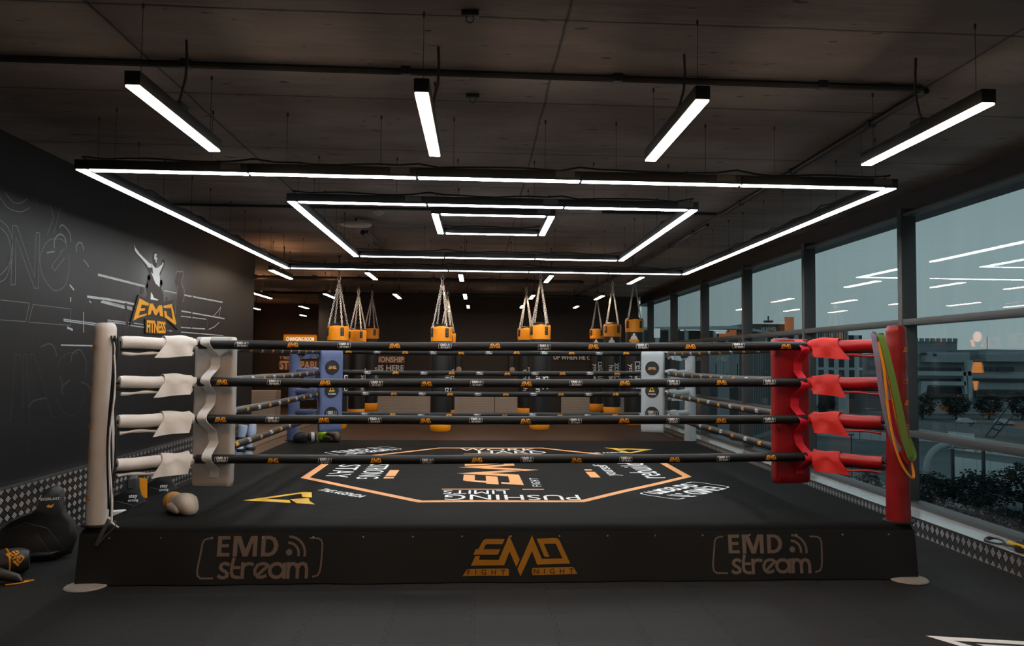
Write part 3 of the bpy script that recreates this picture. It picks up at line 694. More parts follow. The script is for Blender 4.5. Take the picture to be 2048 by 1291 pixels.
for i, (x, y0, y1, lab) in enumerate(LAMPS):
    z = 2.92; t = thing('linear_lamp', lab, 'lamp', (x, (y0+y1)/2, z), 'single warm linear lamps')
    L = y1-y0; ymid = (y0+y1)/2
    m = MB(); m.box((x, ymid, z+.043), (.078, L, .072), MT['housing'], .004); m.build('housing', t)
    m = MB(); m.box((x, ymid, z+.004), (.066, L-.012, .01), MT['lamp']); m.build('diffuser', t, smooth=False)
    m = MB(); m.box((x, ymid, z+.081), (.03, L-.1, .003), MT['added_uplight_strong' if x < -3.0 and 3 < y0 < 9 else 'added_uplight']); m.build('added_glow_strip', t, smooth=False)  # unseen glowing strip added to warm the ceiling, brighter at the back left
    for q in (-.42, .42):
        m = MB(); m.tube([(x, ymid+q*L, z+.078), (x, ymid+q*L, ZC+.002)], .0018, MT['cable'], 5); m.lathe((x, ymid+q*L, ZC-.028), [(.004, 0), (.007, .01), (.007, .03)], MT['cable'], 6); m.build('suspension_wire', t)
    m = MB(); yc = y0+.45*L; d = -1 if x > 2 else 1
    m.tube([(x, yc, z+.08), (x+.02*d, yc+.02, z+.13), (x+.05*d, yc+.01, z+.25), (x+.055*d, yc, z+.36), (x+.05*d, yc, ZC+.002)], .008, MT['cable'], 6)
    m.box((x+.01*d, yc+.05, z+.095), (.05, .11, .032), MT['cable'], .006); m.build('supply_cable', t)

# ------------------------------------------------------------------ ceiling services
def conduit(name, label, pts, r, cat='conduit', mt='cable', clips=True):
    m = MB(); m.tube(pts, r, MT[mt], 8)
    if clips:
        for a, b in zip(pts[:-1], pts[1:]):
            a, b = Vector(a), Vector(b); n = int((b-a).length/1.2)
            for i in range(n): 
                p = a.lerp(b, (i+.5)/n); m.box((p.x, p.y, p.z+.004), (r*2.6, r*2.6, r*2.4), MT[mt], .002)
    return tag(m.build(name), label, cat)
zz = ZC-.026
conduit('ceiling_conduit', 'black conduit on the ceiling running across above the four near lamps', [(-4.0, -3.94, zz), (2.57, -3.91, zz)], .022)
conduit('ceiling_conduit', 'black conduit on the ceiling running away from camera near the windows', [(2.62, -3.88, zz), (2.64, .47, zz)], .022)
conduit('ceiling_conduit', 'thin black conduit on the ceiling crossing above the middle light frame', [(-3.9, .53, zz+.006), (.25, .5, zz+.006)], .016)
conduit('ceiling_conduit', 'short thin black conduit on the ceiling right of the smallest light frame', [(1.2, .46, zz+.006), (2.58, .44, zz+.006)], .016)
conduit('ceiling_pipe', 'thick black pipe hung under the ceiling across the back of the gym', [(-5.6, 8.0, 3.29), (1.9, 8.0, 3.29), (1.98, 8.08, 3.29), (1.98, 8.5, 3.29)], .04, 'pipe')
conduit('ceiling_pipe', 'thinner black pipe under the ceiling close to the back wall', [(-7.4, 11.6, 3.27), (2.6, 11.6, 3.27)], .035, 'pipe')
conduit('ceiling_pipe', 'black pipe along the ceiling from the back wall toward the window corner', [(2.3, 12.7, 3.33), (2.62, 6.0, 3.33), (2.64, 1.0, 3.33)], .022, 'pipe')
m = MB(); pts = []
for i in range(26):
    q = i/25; pts.append((-1.84+.10*q+.04*math.sin(q*9), 1.97+4.1*q, ZC-.07-.03*abs(math.sin(q*11))))
m.tube(pts, [.035+.012*math.sin(i*1.3) for i in range(26)], MT['cable'], 10)
m.tube([(p[0]+.05, p[1]+.02, p[2]+.01) for p in pts], .022, MT['cable'], 8); tag(m.build('cable_bundle'), 'sagging dark cable bundle along the ceiling behind the white disc', 'cable')
t = thing('ceiling_speaker', 'flat off-white round disc hanging below the ceiling inside the light frames', 'speaker', (-1.83, 1.3, ZC))
m = MB(); m.lathe((-1.83, 1.3, ZC-.10), [(.02, 0), (.185, .004), (.20, .016), (.195, .03), (.05, .04)], MT['off_white'], 40); m.build('disc', t)
m = MB(); m.tube([(-1.83, 1.3, ZC-.062), (-1.83, 1.3, ZC+.002)], .012, MT['cable'], 8)
m.tube([(-1.86+.05*math.cos(a*.7), 1.3+.02*math.sin(a*.9), ZC-.06+.02*math.sin(a*.5)) for a in range(10)], .006, MT['cable'], 6); m.build('bracket', t)
t = thing('smoke_detector', 'small ribbed smoke detector on the ceiling right of the round disc', 'smoke detector', (-1.47, .72, ZC))
m = MB(); m.lathe((-1.47, .72, ZC-.06), [(.03, 0), (.05, .008), (.042, .014), (.06, .022), (.05, .028), (.066, .036), (.066, .061)], MT['off_white'], 24); m.build('body', t)
for i, (x, y, lb) in enumerate(((-.313, -4.73, 'small black ring bracket on the ceiling nearest the camera'), (-.309, -3.48, 'small black ring bracket on the ceiling right of the second near lamp'))):
    m = MB(); m.box((x, y, ZC-.012), (.09, .04, .026), MT['cable'], .003)
    m.tube([(x+.02*math.cos(a*PI/6), y, ZC-.04+.02*math.sin(a*PI/6)) for a in range(12)], .003, MT['cable'], 6, closed=True); tag(m.build('ceiling_bracket'), lb, 'bracket', 'ring brackets on the ceiling')
for i, (x, y, lb) in enumerate(((-3.05, 5.6, 'black sprinkler head by the pipe nearest the mural wall'), (-1.2, 7.6, 'black sprinkler head below the pipe left of the central bag chains'), (-3.6, 10.9, 'black sprinkler head near the back wall close to the passage'))):
    m = MB(); m.tube([(x, y, ZC+.002), (x, y, 3.28)], .012, MT['cable'], 8); m.lathe((x, y, 3.235), [(.008, 0), (.03, .012), (.014, .03), (.014, .05)], MT['cable'], 12); tag(m.build('sprinkler_head'), lb, 'sprinkler', 'ceiling sprinklers')

# ------------------------------------------------------------------ the ring
ZR = .403; RH = 3.0
ring = thing('boxing_ring_platform', 'low square boxing ring platform with black canvas and printed skirt', 'boxing ring', (0, 0, 0))
m = MB(); m.box((0, 0, .19), (5.9, 5.9, .37), MT['bulk']); m.build('deck_frame', ring)
m = MB()   # canvas top with softly rolled edge and faint waves
N = 60
def cz(x, y):
    e_ = max(abs(x), abs(y)); d = max(0., e_-(RH-.05))
    return ZR-.05+math.sqrt(max(0., .05**2-d*d))+.0035*noise.noise(Vector((x*1.1, y*1.1, 0)))*(1 if e_ < 2.9 else 0)
gx = [-RH+2*RH*i/N for i in range(N+1)]; gx = sorted(gx+[-RH+.012, -RH+.025, -RH+.05, RH-.012, RH-.025, RH-.05]); n = len(gx)
V = [(x, y, cz(x, y)) for y in gx for x in gx]
m.add(V, [(j*n+i, j*n+i+1, (j+1)*n+i+1, (j+1)*n+i) for j in range(n-1) for i in range(n-1)], MT['canvas']); m.build('canvas', ring)
m = MB()   # skirt: four hanging cloth sides, flared and slightly wavy
def skirt(sx, sy, u, v):
    L = 2*RH; a = -RH+L*u; wv = .010*v*math.sin(a*5.1+sx)+.007*v*math.sin(a*11.3+1)
    off = RH+.004+.016*v+wv; z = ZR-.045-(ZR-.05)*v
    a *= 1+.006*v
    return (a*sy+off*sx, off*sy*-1*0+(a*0) if False else 0, z)
for ang in range(4):
    R = Matrix.Rotation(ang*PI/2, 3, 'Z')
    def fn(u, v):
        a = (-RH+2*RH*u); edge = min(1., (RH-abs(a))*4)
        wv = edge*v*(.008*math.sin(a*5.1+ang)+.005*math.sin(a*11.3+1))
        return R @ Vector((a*(1+.0055*v), -(RH+.003+.016*v+wv), ZR-.045-(ZR-.052)*v))
    m.sheet(fn, 96, 10, .004, MT['skirt'])
m.build('skirt', ring)
m = MB()   # snap studs along the front top of the skirt
for i in range(17):
    m.lathe((-2.8+5.6*i/16, -3.008, ZR-.075), [(.007, 0), (.006, .002), (.002, .003)], MT['metal'], 8, axis=(0, -1, 0))
m.build('skirt_studs', ring)
for sx, sy in ((-1, -1), (1, -1), (1, 1), (-1, 1)):
    m = MB(); m.lathe((sx*2.935, sy*3.03, 0), [(.135, 0), (.138, .006), (.13, .014), (.06, .02)], MT['concrete_disc'], 32); m.build('foot_plate', ring)

# canvas prints: one part per print
def on_canvas(cx, cyy, rot, k=.0022):
    c, s_ = math.cos(rot), math.sin(rot)
    return lambda x, y: (cx+x*c-y*s_, cyy+x*s_+y*c, cz(cx+x*c-y*s_, cyy+x*s_+y*c)+k)
def cprint(name, sh, cx, cyy, rot, cm, label=None, k=.0022):
    m = MB(); m.shape(slice_y(slice_y(sh, .1, 0), .1, 1), on_canvas(cx, cyy, rot, k), cm); o = m.build(name, ring, smooth=False)
    if label: o['label'] = label
    return o
oct_ = [(-2.0, -.74), (-.735, -2.10), (.655, -2.09), (1.965, -.68), (1.965, .66), (.64, 1.97), (-.77, 1.95), (-2.0, .64)]
cen = (-.02, -.06); inn = [(cen[0]+(x-cen[0])*.958, cen[1]+(y-cen[1])*.958) for x, y in oct_]
F = []; V = oct_+inn
sh = [('a', V, [(i, (i+1) % 8, 8+(i+1) % 8, 8+i) for i in range(8)])]
cprint('octagon_line', sh, 0, 0, 0, {'a': MT['peach']})
cm = {'a': MT['peach'], 'w': MT['white'], 'y': MT['yellow']}
cprint('centre_logo', fit(emd_logo(False, False)[0], 1.35, .80), -.13, -.62+.35, PI/2+PI, cm) if False else None
def rot_sh(sh, a): return tf(sh, rot=a)
# big mark in the middle reads from the left side of the ring
cprint('centre_logo', fit(emd_logo(False, False)[0], 2.05, .88), -.02, -.18, PI/2, cm)
cprint('centre_lettering', text('FIGHT', 'w', .085, 1.25, .01, 1.3), .32, -1.02, PI/2, cm)
cprint('centre_lettering', text('NIGHT', 'w', .085, 1.25, .01, 1.3), .32, .66, PI/2, cm)
cprint('front_lettering', fit(text('PUSHING', 'w'), 1.17, .25), 0.06, -1.86, PI, cm)
cprint('front_lettering', fit(text('LIMITS', 'w'), .56, .19), -.27, -1.60, PI, cm)
cprint('front_underline', [stroke([(0, 0), (.62, 0)], .035, 'a'), stroke([(-.12, 0), (-.32, 0)], .035, 'a')], .05, -1.44, PI, cm)
cprint('back_lettering', fit(text('WORK', 'w'), 1.02, .26), .03, 1.73, 0, cm)
cprint('back_lettering', fit(text('HARD', 'w'), .88, .26), .20, 1.44, 0, cm)
cprint('back_underline', [stroke([(-.5, 0), (.48, 0)], .04, 'a')], .08, 1.25, 0, cm)
cprint('left_lettering', fit(text('STAY', 'w'), .95, .24), -1.66, -.25, -PI/2, cm)
cprint('left_lettering', fit(text('STRONG', 'w'), 1.05, .22), -1.34, -.28, -PI/2, cm)
cprint('left_underline', [stroke([(0, 0), (.42, 0)], .10, 'a'), stroke([(.48, 0), (.58, 0)], .10, 'a')], -1.13, -.20, -PI/2, cm)
cprint('right_lettering', fit(text('rebuild', 'w'), 1.15, .30), 1.53, -.18, PI/2, cm)
cprint('right_lettering', fit(text('yourself', 'w'), .85, .2), 1.17, -.16, PI/2, cm)
cprint('right_underline', [stroke([(-.5, 0), (-.1, 0)], .10, 'a'), stroke([(.0, 0), (.1, 0)], .08, 'a')], .96, -.22, PI/2, cm)
AG = fit([poly([(0, 0), (.48, 1.0), (.62, 1.0), (.86, .55), (.70, .55), (.52, .84), (.26, .22), (.66, .22), (.80, 0)], 'y'), poly([(.84, .48), (1.0, .22), (1.2, 0), (.9, 0), (.62, .3)], 'y')], .66, .52)
AGT = fit(text('THE AGENDA', 'w', 1, 1, .02), .60, .11)
cprint('corner_print', AG+tf(AGT, dx=.10, dy=.36), -1.83, -1.77, PI-.75+PI*0, cm) if False else None
cprint('corner_print', AG, -1.80, -1.83, -.30, cm); cprint('corner_lettering', AGT, -1.44, -1.62, -PI/4+.05, cm)
cprint('corner_print', AG, 1.74, 1.64, PI-.25, cm); cprint('corner_lettering', AGT, 1.46, 1.42, PI*.25-.6, cm)
cprint('corner_print', fit(stream_logo('w'), 1.0, .42) if False else tf(fit(tf(STREAM, col='w'), 1.0, .46)), -1.72, 1.58, PI/4, cm)
cprint('corner_print', fit(tf(STREAM, col='w'), 1.0, .46), 1.69, -1.50, PI+PI/4, cm)
# skirt prints
def on_skirt(cx, zc):
    def fn(x, y):
        a = cx+x; z = zc+y; v = (ZR-.045-z)/(ZR-.052); edge = min(1., (RH-abs(a))*4)
        wv = edge*v*(.008*math.sin(a*5.1)+.005*math.sin(a*11.3+1))
        return (a*(1+.0055*v), -(RH+.0085+.016*v+wv), z)
    return fn
for nm, sh, cx, w_, h_, k in (('skirt_logo', tf(STREAM, col='a'), -1.757, .86, .30, 'bronze'), ('skirt_logo', EMD, .068, .82, .285, 'amber'), ('skirt_logo', tf(STREAM, col='a'), 1.875, .83, .285, 'bronze')):
    m = MB(); m.shape(slice_y(slice_y(fit(sh, w_, h_), .07, 0), .05, 1), on_skirt(cx, .192), {'a': MT[k]}); m.build(nm, ring, smooth=False)
a_, b_, c_, d_ = bounds(EMD); kx = .82/(b_-a_); ky = .285/(d_-c_)
m = MB(); m.shape([('k', [(x*kx, y*ky) for x, y in V], F) for _, V, F in EMD_WORDS], (lambda fn: lambda x, y: (lambda p: (p[0], p[1]-.0012, p[2]))(fn(x, y)))(on_skirt(.068, .192)), {'k': MT['black_print']}); m.build('skirt_lettering', ring, smooth=False)

# posts
def post(sx, sy, mt, label, zt, logos=()):
    x, y = sx*2.925+(.012 if sx > 0 else 0), sy*2.9
    t = thing('ring_post', label, 'ring post', (x, y, ZR), 'padded corner posts of the ring')
    m = MB(); prof = []; n = 90
    for i in range(n+1):
        q = i/n; r = .087-.014*q+.0010*math.sin(q*37+sx)+.0010*math.sin(q*71)+.0010*math.sin(q*23)**9
        if q > .97: r -= .01*((q-.97)/.03)**2
        prof.append((r, (zt-ZR)*q))
    m.lathe((x, y, ZR), prof, MT[mt], 28); m.build('padded_sleeve', t)
    m = MB(); m.lathe((x, y, zt-.004), [(.062, 0), (.055, .012), (.02, .016)], MT[mt], 24); m.build('cap', t)
    m = MB(); m.lathe((x, y, ZR-.004), [(.112, 0), (.112, .012), (.095, .014)], MT['housing'], 24); m.build('base_plate', t)
    if logos:
        for z, kind, ph in logos:
            m = MB()
            sh = slice_y(fit(EMD if kind == 'e' else tf(STREAM, col='a'), .115), .01, 0)
            def fn(u, v, z=z, ph=ph):
                q = (z+v-ZR)/(zt-ZR); r = .087-.014*q+.0035; a = -PI/2+ph+u/r
                return (x+r*math.cos(a), y+r*math.sin(a), z+v)
            m.shape(sh, fn, {'a': MT['orange']}); m.build('printed_logo', t, smooth=False)
    return t
post(-1, -1, 'silver_vinyl', 'silver-white padded ring post with wrinkled vinyl, nearest the mural', 1.822, [(1.66, 'e', -.95), (1.36, 's', -.95), (1.10, 'e', -.95), (.93, 's', -.95), (.60, 'e', -.9)])
post(1, -1, 'red_post', 'dark red padded ring post with resistance bands hung over it', 1.872, [(1.70, 'e', .85), (1.46, 's', .85), (1.30, 'e', .85), (1.12, 's', .85)])
post(1, 1, 'grey_vinyl', 'pale grey padded ring post at the far corner beside the windows', 1.74)
post(-1, 1, 'blue_vinyl', 'slate blue padded ring post at the far left corner', 1.72)

# ropes
RQ = 2.45; RZ = [1.69, 1.40, 1.108, .806]
cornerz = {(-1, -1): (0, .0, .008, .0), (1, -1): (.038, .034, .028, .024), (1, 1): (.018, .02, .018, .022), (-1, 1): (0, 0, 0, .008)}
def rz(c, k): return RZ[k]+cornerz[c][k]
RN = ['top', 'second', 'third', 'lowest']
def rope(side, k):
    ca, cb, nvec, nm = {'front': ((-1, -1), (1, -1), (0, -1, 0), 'near'), 'back': ((-1, 1), (1, 1), (0, -1, 0), 'far'),
                    'left': ((-1, -1), (-1, 1), (1, 0, 0), 'mural side'), 'right': ((1, 1), (1, -1), (-1, 0, 0), 'window side')}[side]
    A = Vector((ca[0]*RQ, ca[1]*RQ, rz(ca, k))); B = Vector((cb[0]*RQ, cb[1]*RQ, rz(cb, k)))
    d = (B-A).normalized(); A2, B2 = A-d*.0, B+d*.0
    sag = .012; r = .0355; n = 40
    def cpt(u): q = u/(B-A).length; return A+d*u-Vector((0, 0, sag*4*q*(1-q)))+Vector((0, 0, .002*math.sin(u*3+k*2)))
    t = thing('ring_rope', '%s black foam-covered rope on the %s of the ring' % (RN[k], nm), 'ring rope', (A+B)/2, '%s ropes of the ring' % nm)
    L = (B-A).length
    e0 = .30 if side == 'left' else .26 if side == 'right' else .03; e1 = .30 if side == 'right' else .26 if side == 'left' else .03     # sleeves stop at the near corner pads
    m = MB(); m.tube([cpt(e0+(L-e0-e1)*i/n) for i in range(n+1)], r, MT['rope'], 20); m.build('foam_sleeve', t)
    for q, s_, e_ in ((0, 1, e0), (L, -1, e1)):
        m = MB(); m.tube([cpt(q+s_*-.015), cpt(q+s_*(e_+.03))], .015, MT['cable'], 10); m.build('rope_core', t)
    # woven logos along the sleeve, orange mark and white wordmark by turns
    nv = Vector(nvec); first = {'front': (.18, .04, .036, .05), 'back': (.2, .07, .05, .04), 'left': (.12, .2, .05, .15), 'right': (.1, .16, .05, .12)}[side][k]
    first += .06; step = .394; i = 0; u0 = first+.12+(.3 if side == 'left' else 0); rnd = random.Random(k*7+len(side))
    white_first = {'front': (1, 0, 0, 1), 'back': (0, 0, 0, 0)}.get(side, (0, 1, 0, 1))[k]
    m = MB(); zv = Vector((0, 0, 1)); up = 1
    E_ = slice_y(fit(EMD, .094, .040), .007); S_ = slice_y(fit(tf(STREAM, col='w'), .102, .042), .007)
    ph = {'front': (.10, .12, .0, -.05), 'back': (.25, .1, .05, .0)}.get(side, (-.3, .1, .2, .35))[k]
    while u0 < L-e1-.12:
        wh = (i % 2 == 0) == bool(white_first); tw = ph+rnd.uniform(-.22, .14)
        def fn(x, y, u0=u0, tw=tw):
            p = cpt(u0+x); a = y/r+tw
            side_n = nv*math.cos(a)+zv*math.sin(a)
            return p+side_n*(r+.0016)
        m = MB(); m.shape(S_ if wh else E_, fn, {'a': MT['orange'], 'w': MT['white']}); m.build('woven_logo', t, smooth=False)
        u0 += step; i += 1
for side in ('front', 'back', 'left', 'right'):
    for k in range(4): rope(side, k)

# turnbuckle covers from post to rope corner
def cover(c, k, mt, cloth, colour, where):
    sx, sy = c; P = Vector((sx*2.925+(.012 if sx > 0 else 0), sy*2.9, rz(c, k)+.005)); Q = Vector((sx*RQ, sy*RQ, rz(c, k)))
    d = (Q-P).normalized(); L = (Q-P).length; sd = Vector((-d.y, d.x, 0)).normalized()
    if sd.y > 0: sd = -sd                       # side that faces the front of the gym
    t = thing('turnbuckle_cover', '%s %s padded turnbuckle cover, %s' % (RN[k], colour, where), 'turnbuckle cover', P+d*L/2, '%s turnbuckle covers' % colour)
    r = .046+(.004 if k == 2 else 0); rnd = random.Random(k+sx*3+sy*11)
    m = MB(); n = 12; a0, a1 = .105, L-.19
    m.tube([P+d*(a0+(a1-a0)*i/n)+Vector((0, 0, .003*math.sin(i*.5+k))) for i in range(n+1)], [r*(.93 if i in (0,) else 1+.012*math.sin(i*1.9+k)) for i in range(n+1)], MT[mt], 20)
    # folded lower lip of the sleeve
    m.tube([P+d*(a0+.01+(a1-a0)*i/n)+Vector((0, 0, -.078-.006*math.sin(i*.6+k)))+sd*.006 for i in range(n+1)], [.011+.003*math.sin(i*1.2+k) for i in range(n+1)], MT[mt], 8)
    m.build('padded_sleeve', t)
    m = MB(); m.tube([P+d*.06, P+d*(L-.05)], .014, MT['cable'], 8); m.tube([P+d*.09+Vector((0, 0, -.045)), P+d*(L-.16)+Vector((0, 0, -.045))], .017, MT['cable'], 8); m.build('strap_core', t)
    m = MB(); m.lathe(P+d*.062, [(.011, 0), (.011, .05), (.016, .052), (.016, .064), (.008, .066)], MT['metal'], 12, axis=d)
    m.tube([P+d*.108+sd*.018*math.cos(a*PI/6)+Vector((0, 0, .018*math.sin(a*PI/6))) for a in range(12)], .005, MT['metal'], 8, closed=True); m.build('eye_bolt', t)
    # velcro flap thrown over the sleeve end: front hanging corner skewed, back short
    lo, hi = L-.245, L-.035; hang = .105+rnd.uniform(0, .02); skew = rnd.uniform(.055, .085)*(-1 if sx*sy > 0 or True else 1)
    def fn(u, v):
        ax = lo+(hi-lo)*u
        rr = r+.010+.004*math.sin(u*7+k)*math.cos(v*5)
        ax += skew*max(0, .45-v)*2.4*(1.1-.8*u)
        if v < .42:      # front hang
            q = v/.42; pos = sd*(rr+.012*(1-q)+.006*math.sin(u*9+v*8+k))+Vector((0, 0, -hang*(1-q)*(1-.14*u+.03*math.sin(u*5+k)) ))
        elif v < .78:    # over the top
            a = (v-.42)/.36*PI; pos = sd*rr*math.cos(a)+Vector((0, 0, rr*math.sin(a)*(1.05+.10*math.sin(u*4+k))))
        else:
            q = (v-.78)/.22; pos = -sd*(rr+.004*math.sin(u*8))+Vector((0, 0, -.07*q))
        return P+d*ax+pos
    m = MB(); m.sheet(fn, 16, 22, .005, MT[cloth])
    # crumpled gather round the rope joint
    m.tube([P+d*(hi-.02+.05*i/5)+Vector((0, 0, .008*math.sin(i*2+k))) for i in range(6)], [.052, .050, .046, .043, .041, .037], MT[cloth], 14)
    m.tube([P+d*(hi-.05+.06*i/5)+sd*.02+Vector((0, 0, -.062+.012*math.sin(i*1.3+k))) for i in range(6)], [.010, .020, .026, .024, .018, .008], MT[cloth], 10)
    m.build('flap', t)
for k in range(4):
    cover((-1, -1), k, 'white_vinyl', 'cream_cloth', 'white', 'joined to the silver-white post')
    cover((1, -1), k, 'red_vinyl', 'red_cloth', 'red', 'joined to the dark red post')
    cover((1, 1), k, 'grey_vinyl', 'grey_vinyl', 'pale grey', 'joined to the far post by the windows')
    cover((-1, 1), k, 'blue_vinyl', 'blue_vinyl', 'slate blue', 'joined to the far blue post')

# corner pads hung inside the rope corners
def corner_pad(cx, cyy, ang, mt, strap, label, front, z0, z1):
    """front: True when the emblem face looks at the camera"""
    R = Matrix.Rotation(ang, 3, 'Z'); c = Vector((cx, cyy, (z0+z1)/2)); W_, T = .33, .095
    t = thing('corner_pad', label, 'corner pad', (cx, cyy, z0), 'tall corner pads strapped inside the ropes')
    m = MB(); m.cushion(c, (W_, T, z1-z0), .028, MT[mt], R, 22, .002, .005, cx*3+cyy); m.build('padding', t, angle=70)
    fdir = R @ Vector((0, -1, 0)); xd = R @ Vector((1, 0, 0))
    if front:
        for j, (zz_, kind) in enumerate(((z1-.24, 'e'), (z1-.56, 'a'), (z1-.88, 's'))):
            m = MB(); p = Vector((cx, cyy, zz_))+fdir*(T/2+.009)
            m.lathe(p, [(.098, -.012), (.098, .003), (.001, .0032)], MT['black_print'], 40, axis=fdir); o = m.build('emblem', t)
            m = MB(); q = p+fdir*.0045
            fm = lambda x, y: q+xd*x+Vector((0, 0, y))
            if kind == 'e': m.shape(fit(EMD, .125), fm, {'a': MT['peach']})
            elif kind == 's': m.shape(fit(stream_logo('a2'), .15, .085), fm, {'a': MT['white'], 'a2': MT['peach']})
            else:
                m.shape(tf(fit(AG, .09, .07), dy=.022), fm, cm); m.shape(tf(fit(AGT, .115, .022), dy=-.045), fm, cm)
            m.build('emblem_print', o, smooth=False)
    else:
        # webbing woven over the ropes on the rope side of the pad
        def fn(u, v):
            z = z1-.01-(z1-z0-.09)*u; off = T/2+.012
            for k in range(4):
                dz = (z-RZ[k]-.012)/.115
                if abs(dz) < 1: off += .123*(.5+.5*math.cos(dz*PI))**.8
            return Vector((cx+.02*math.sin(u*9), cyy, z))+fdir*off+xd*((v-.5)*.08+.004+.03*u)
        m = MB(); m.sheet(fn, 90, 2, .004, MT[strap]); m.build('strap', t)
    return t
corner_pad(-2.335, -2.315, -.22, 'pad_vinyl', 'strap_white', 'white corner pad seen from behind with a strap woven over the ropes', False, .575, 1.755)
corner_pad(2.345, -2.315, .22, 'red_pad', 'strap_red', 'red corner pad seen from behind with a red strap over the ropes', False, .60, 1.79)
corner_pad(2.232, 2.30, -.42, 'grey_vinyl', 'strap_white', 'pale grey corner pad with three round black emblems by the windows', True, .585, 1.735)
corner_pad(-2.29, 2.29, .55, 'blue_vinyl', 'strap_white', 'slate blue corner pad with three round black emblems', True, .585, 1.71)

# ------------------------------------------------------------------ heavy bags
def make_bag(x, y, zt, zb, label):
    t = thing('heavy_bag', label, 'punching bag', (x, y, zb), 'heavy bags hanging behind the ring'); R_ = .18
    m = MB(); m.lathe((x, y, 0), [(.172, zb+.14), (.176, zb+.25), (.178, (zb+zt)/2), (.176, zt-.24)], MT['bag'], 32); m.build('body', t)
    prof = [(.02, zb), (.11, zb+.003), (.155, zb+.018), (.174, zb+.05), (.180, zb+.10), (.180, zb+.20), (.176, zb+.207)]
    m = MB(); m.lathe((x, y, 0), prof, MT['bag_orange'], 32); m.build('bottom_band', t)
    m = MB(); n = 48; V = []; F = []
    pr = [(.176, -.25), (.181, -.245), (.1815, -.2), (.1825, -.12), (.183, -.05), (.180, -.008), (.173, 0.)]
    for r, h in pr:
        for k in range(n):
            a = 2*PI*k/n; pl = .0035*math.cos(4*a)*math.exp(-((h+.06)/.06)**2)+.0016*math.cos(13*a+h*40)*math.exp(-((h+.05)/.07)**2)
            V.append((x+(r+pl)*math.cos(a), y+(r+pl)*math.sin(a), zt+h+.006*math.cos(4*a)*(1 if h > -.02 else 0)))
    for i in range(len(pr)-1):
        for k in range(n): F.append((i*n+k, i*n+(k+1) % n, (i+1)*n+(k+1) % n, (i+1)*n+k))
    m.add(V, F, MT['bag_orange']); m.build('top_band', t)
    m = MB(); m.lathe((x, y, zt-.03), [(.17, 0), (.168, .03), (.155, .055), (.12, .075), (.02, .085)], MT['bag'], 28); m.build('padded_lid', t)
    apex = Vector((x, y, zt+.80)); a0 = .55
    for k in range(4):
        a = a0+k*PI/2; rd = Vector((math.cos(a), math.sin(a), 0)); tg = Vector((-rd.y, rd.x, 0)); R3 = Matrix((tg, rd, Vector((0, 0, 1)))).transposed()
        m = MB(); c = Vector((x, y, zt-.10))+rd*.186
        m.box(c, (.062, .012, .145), MT['leather'], .005, R3)
        for dz in (-.045, .0, .045): m.lathe(c+rd*.005+Vector((0, 0, dz)), [(.007, 0), (.005, .003)], MT['metal'], 8, axis=rd)
        m.build('strap_tab', t)
        p0 = Vector((x, y, zt+.015))+rd*.172; d = apex-p0; L = d.length; d.normalize()
        m = MB(); m.tube([p0+Vector((0, 0, -.03))+tg*.022*math.cos(b*PI/5)+Vector((0, 0, .03*math.sin(b*PI/5))) for b in range(10)], .0045, MT['chrome'], 6, closed=True)
        nl = 19; pit = L/nl; u = d.cross(tg).normalized()
        for q in range(nl):
            c = p0+d*pit*(q+.5); side = tg if q % 2 else u
            m.tube([c+d*(pit*.66)*math.cos(b*PI/5)+side*.0135*math.sin(b*PI/5) for b in range(10)], .0048, MT['chrome'], 5, closed=True)
        m.build('chain', t)
    m = MB(); m.tube([apex+Vector((.025*math.cos(b*PI/6), 0, .03+.04*math.sin(b*PI/6))) for b in range(12)], .006, MT['chrome'], 8, closed=True)
    m.lathe(apex+Vector((0, 0, .065)), [(.012, 0), (.02, .01), (.02, .03), (.012, .045), (.012, .06)], MT['metal'], 12); m.build('swivel', t)
    m = MB(); m.tube([apex+Vector((0, 0, .12)), (x, y, ZC+.002)], .009, MT['housing'], 8); m.lathe((x, y, ZC-.02), [(.035, 0), (.04, .005), (.04, .021)], MT['housing'], 16); m.build('hanging_rod', t)
    return t
def bag_print(t, x, y, r, sh, z, ang, turn, cmap, name):
    """print wrapped round the bag; turn = quarter turn so that the words run down"""
    s2 = tf(sh, rot=-PI/2) if turn else sh
    s2 = slice_y(s2, .02, 0)
    def fn(u, v):
        a = ang+u/r; return (x+(r+.0035)*math.cos(a), y+(r+.0035)*math.sin(a), z+v)
    m = MB(); m.shape(s2, fn, cmap); return m.build(name, t, smooth=False)
def words(a, b, h1, h2):
    sa = text(a, 'w', h1, 1.0); sb = text(b, 'w', h2, 1.0); la = bounds(sa); lb = bounds(sb)
    return tf(sa, dy=.082)+[stroke([(la[0], -.0), (la[1], -.0)], .013, 'w')]+tf(sb, dx=(la[0]-lb[0])*.9+.05, dy=-.075)
FIGMARK = [ell(0, .065, .018, .024, 'w'), poly([(-.05, .02), (-.03, .05), (.03, .05), (.05, .02), (.06, -.01), (-.06, -.01)], 'w'), poly([(-.075, -.01), (.075, -.01), (.085, -.05), (-.085, -.05)], 'a'), poly([(-.045, -.055), (.045, -.055), (.045, -.085), (-.045, -.085)], 'a')]
MW = {'w': MT['white'], 'a': MT['orange']}
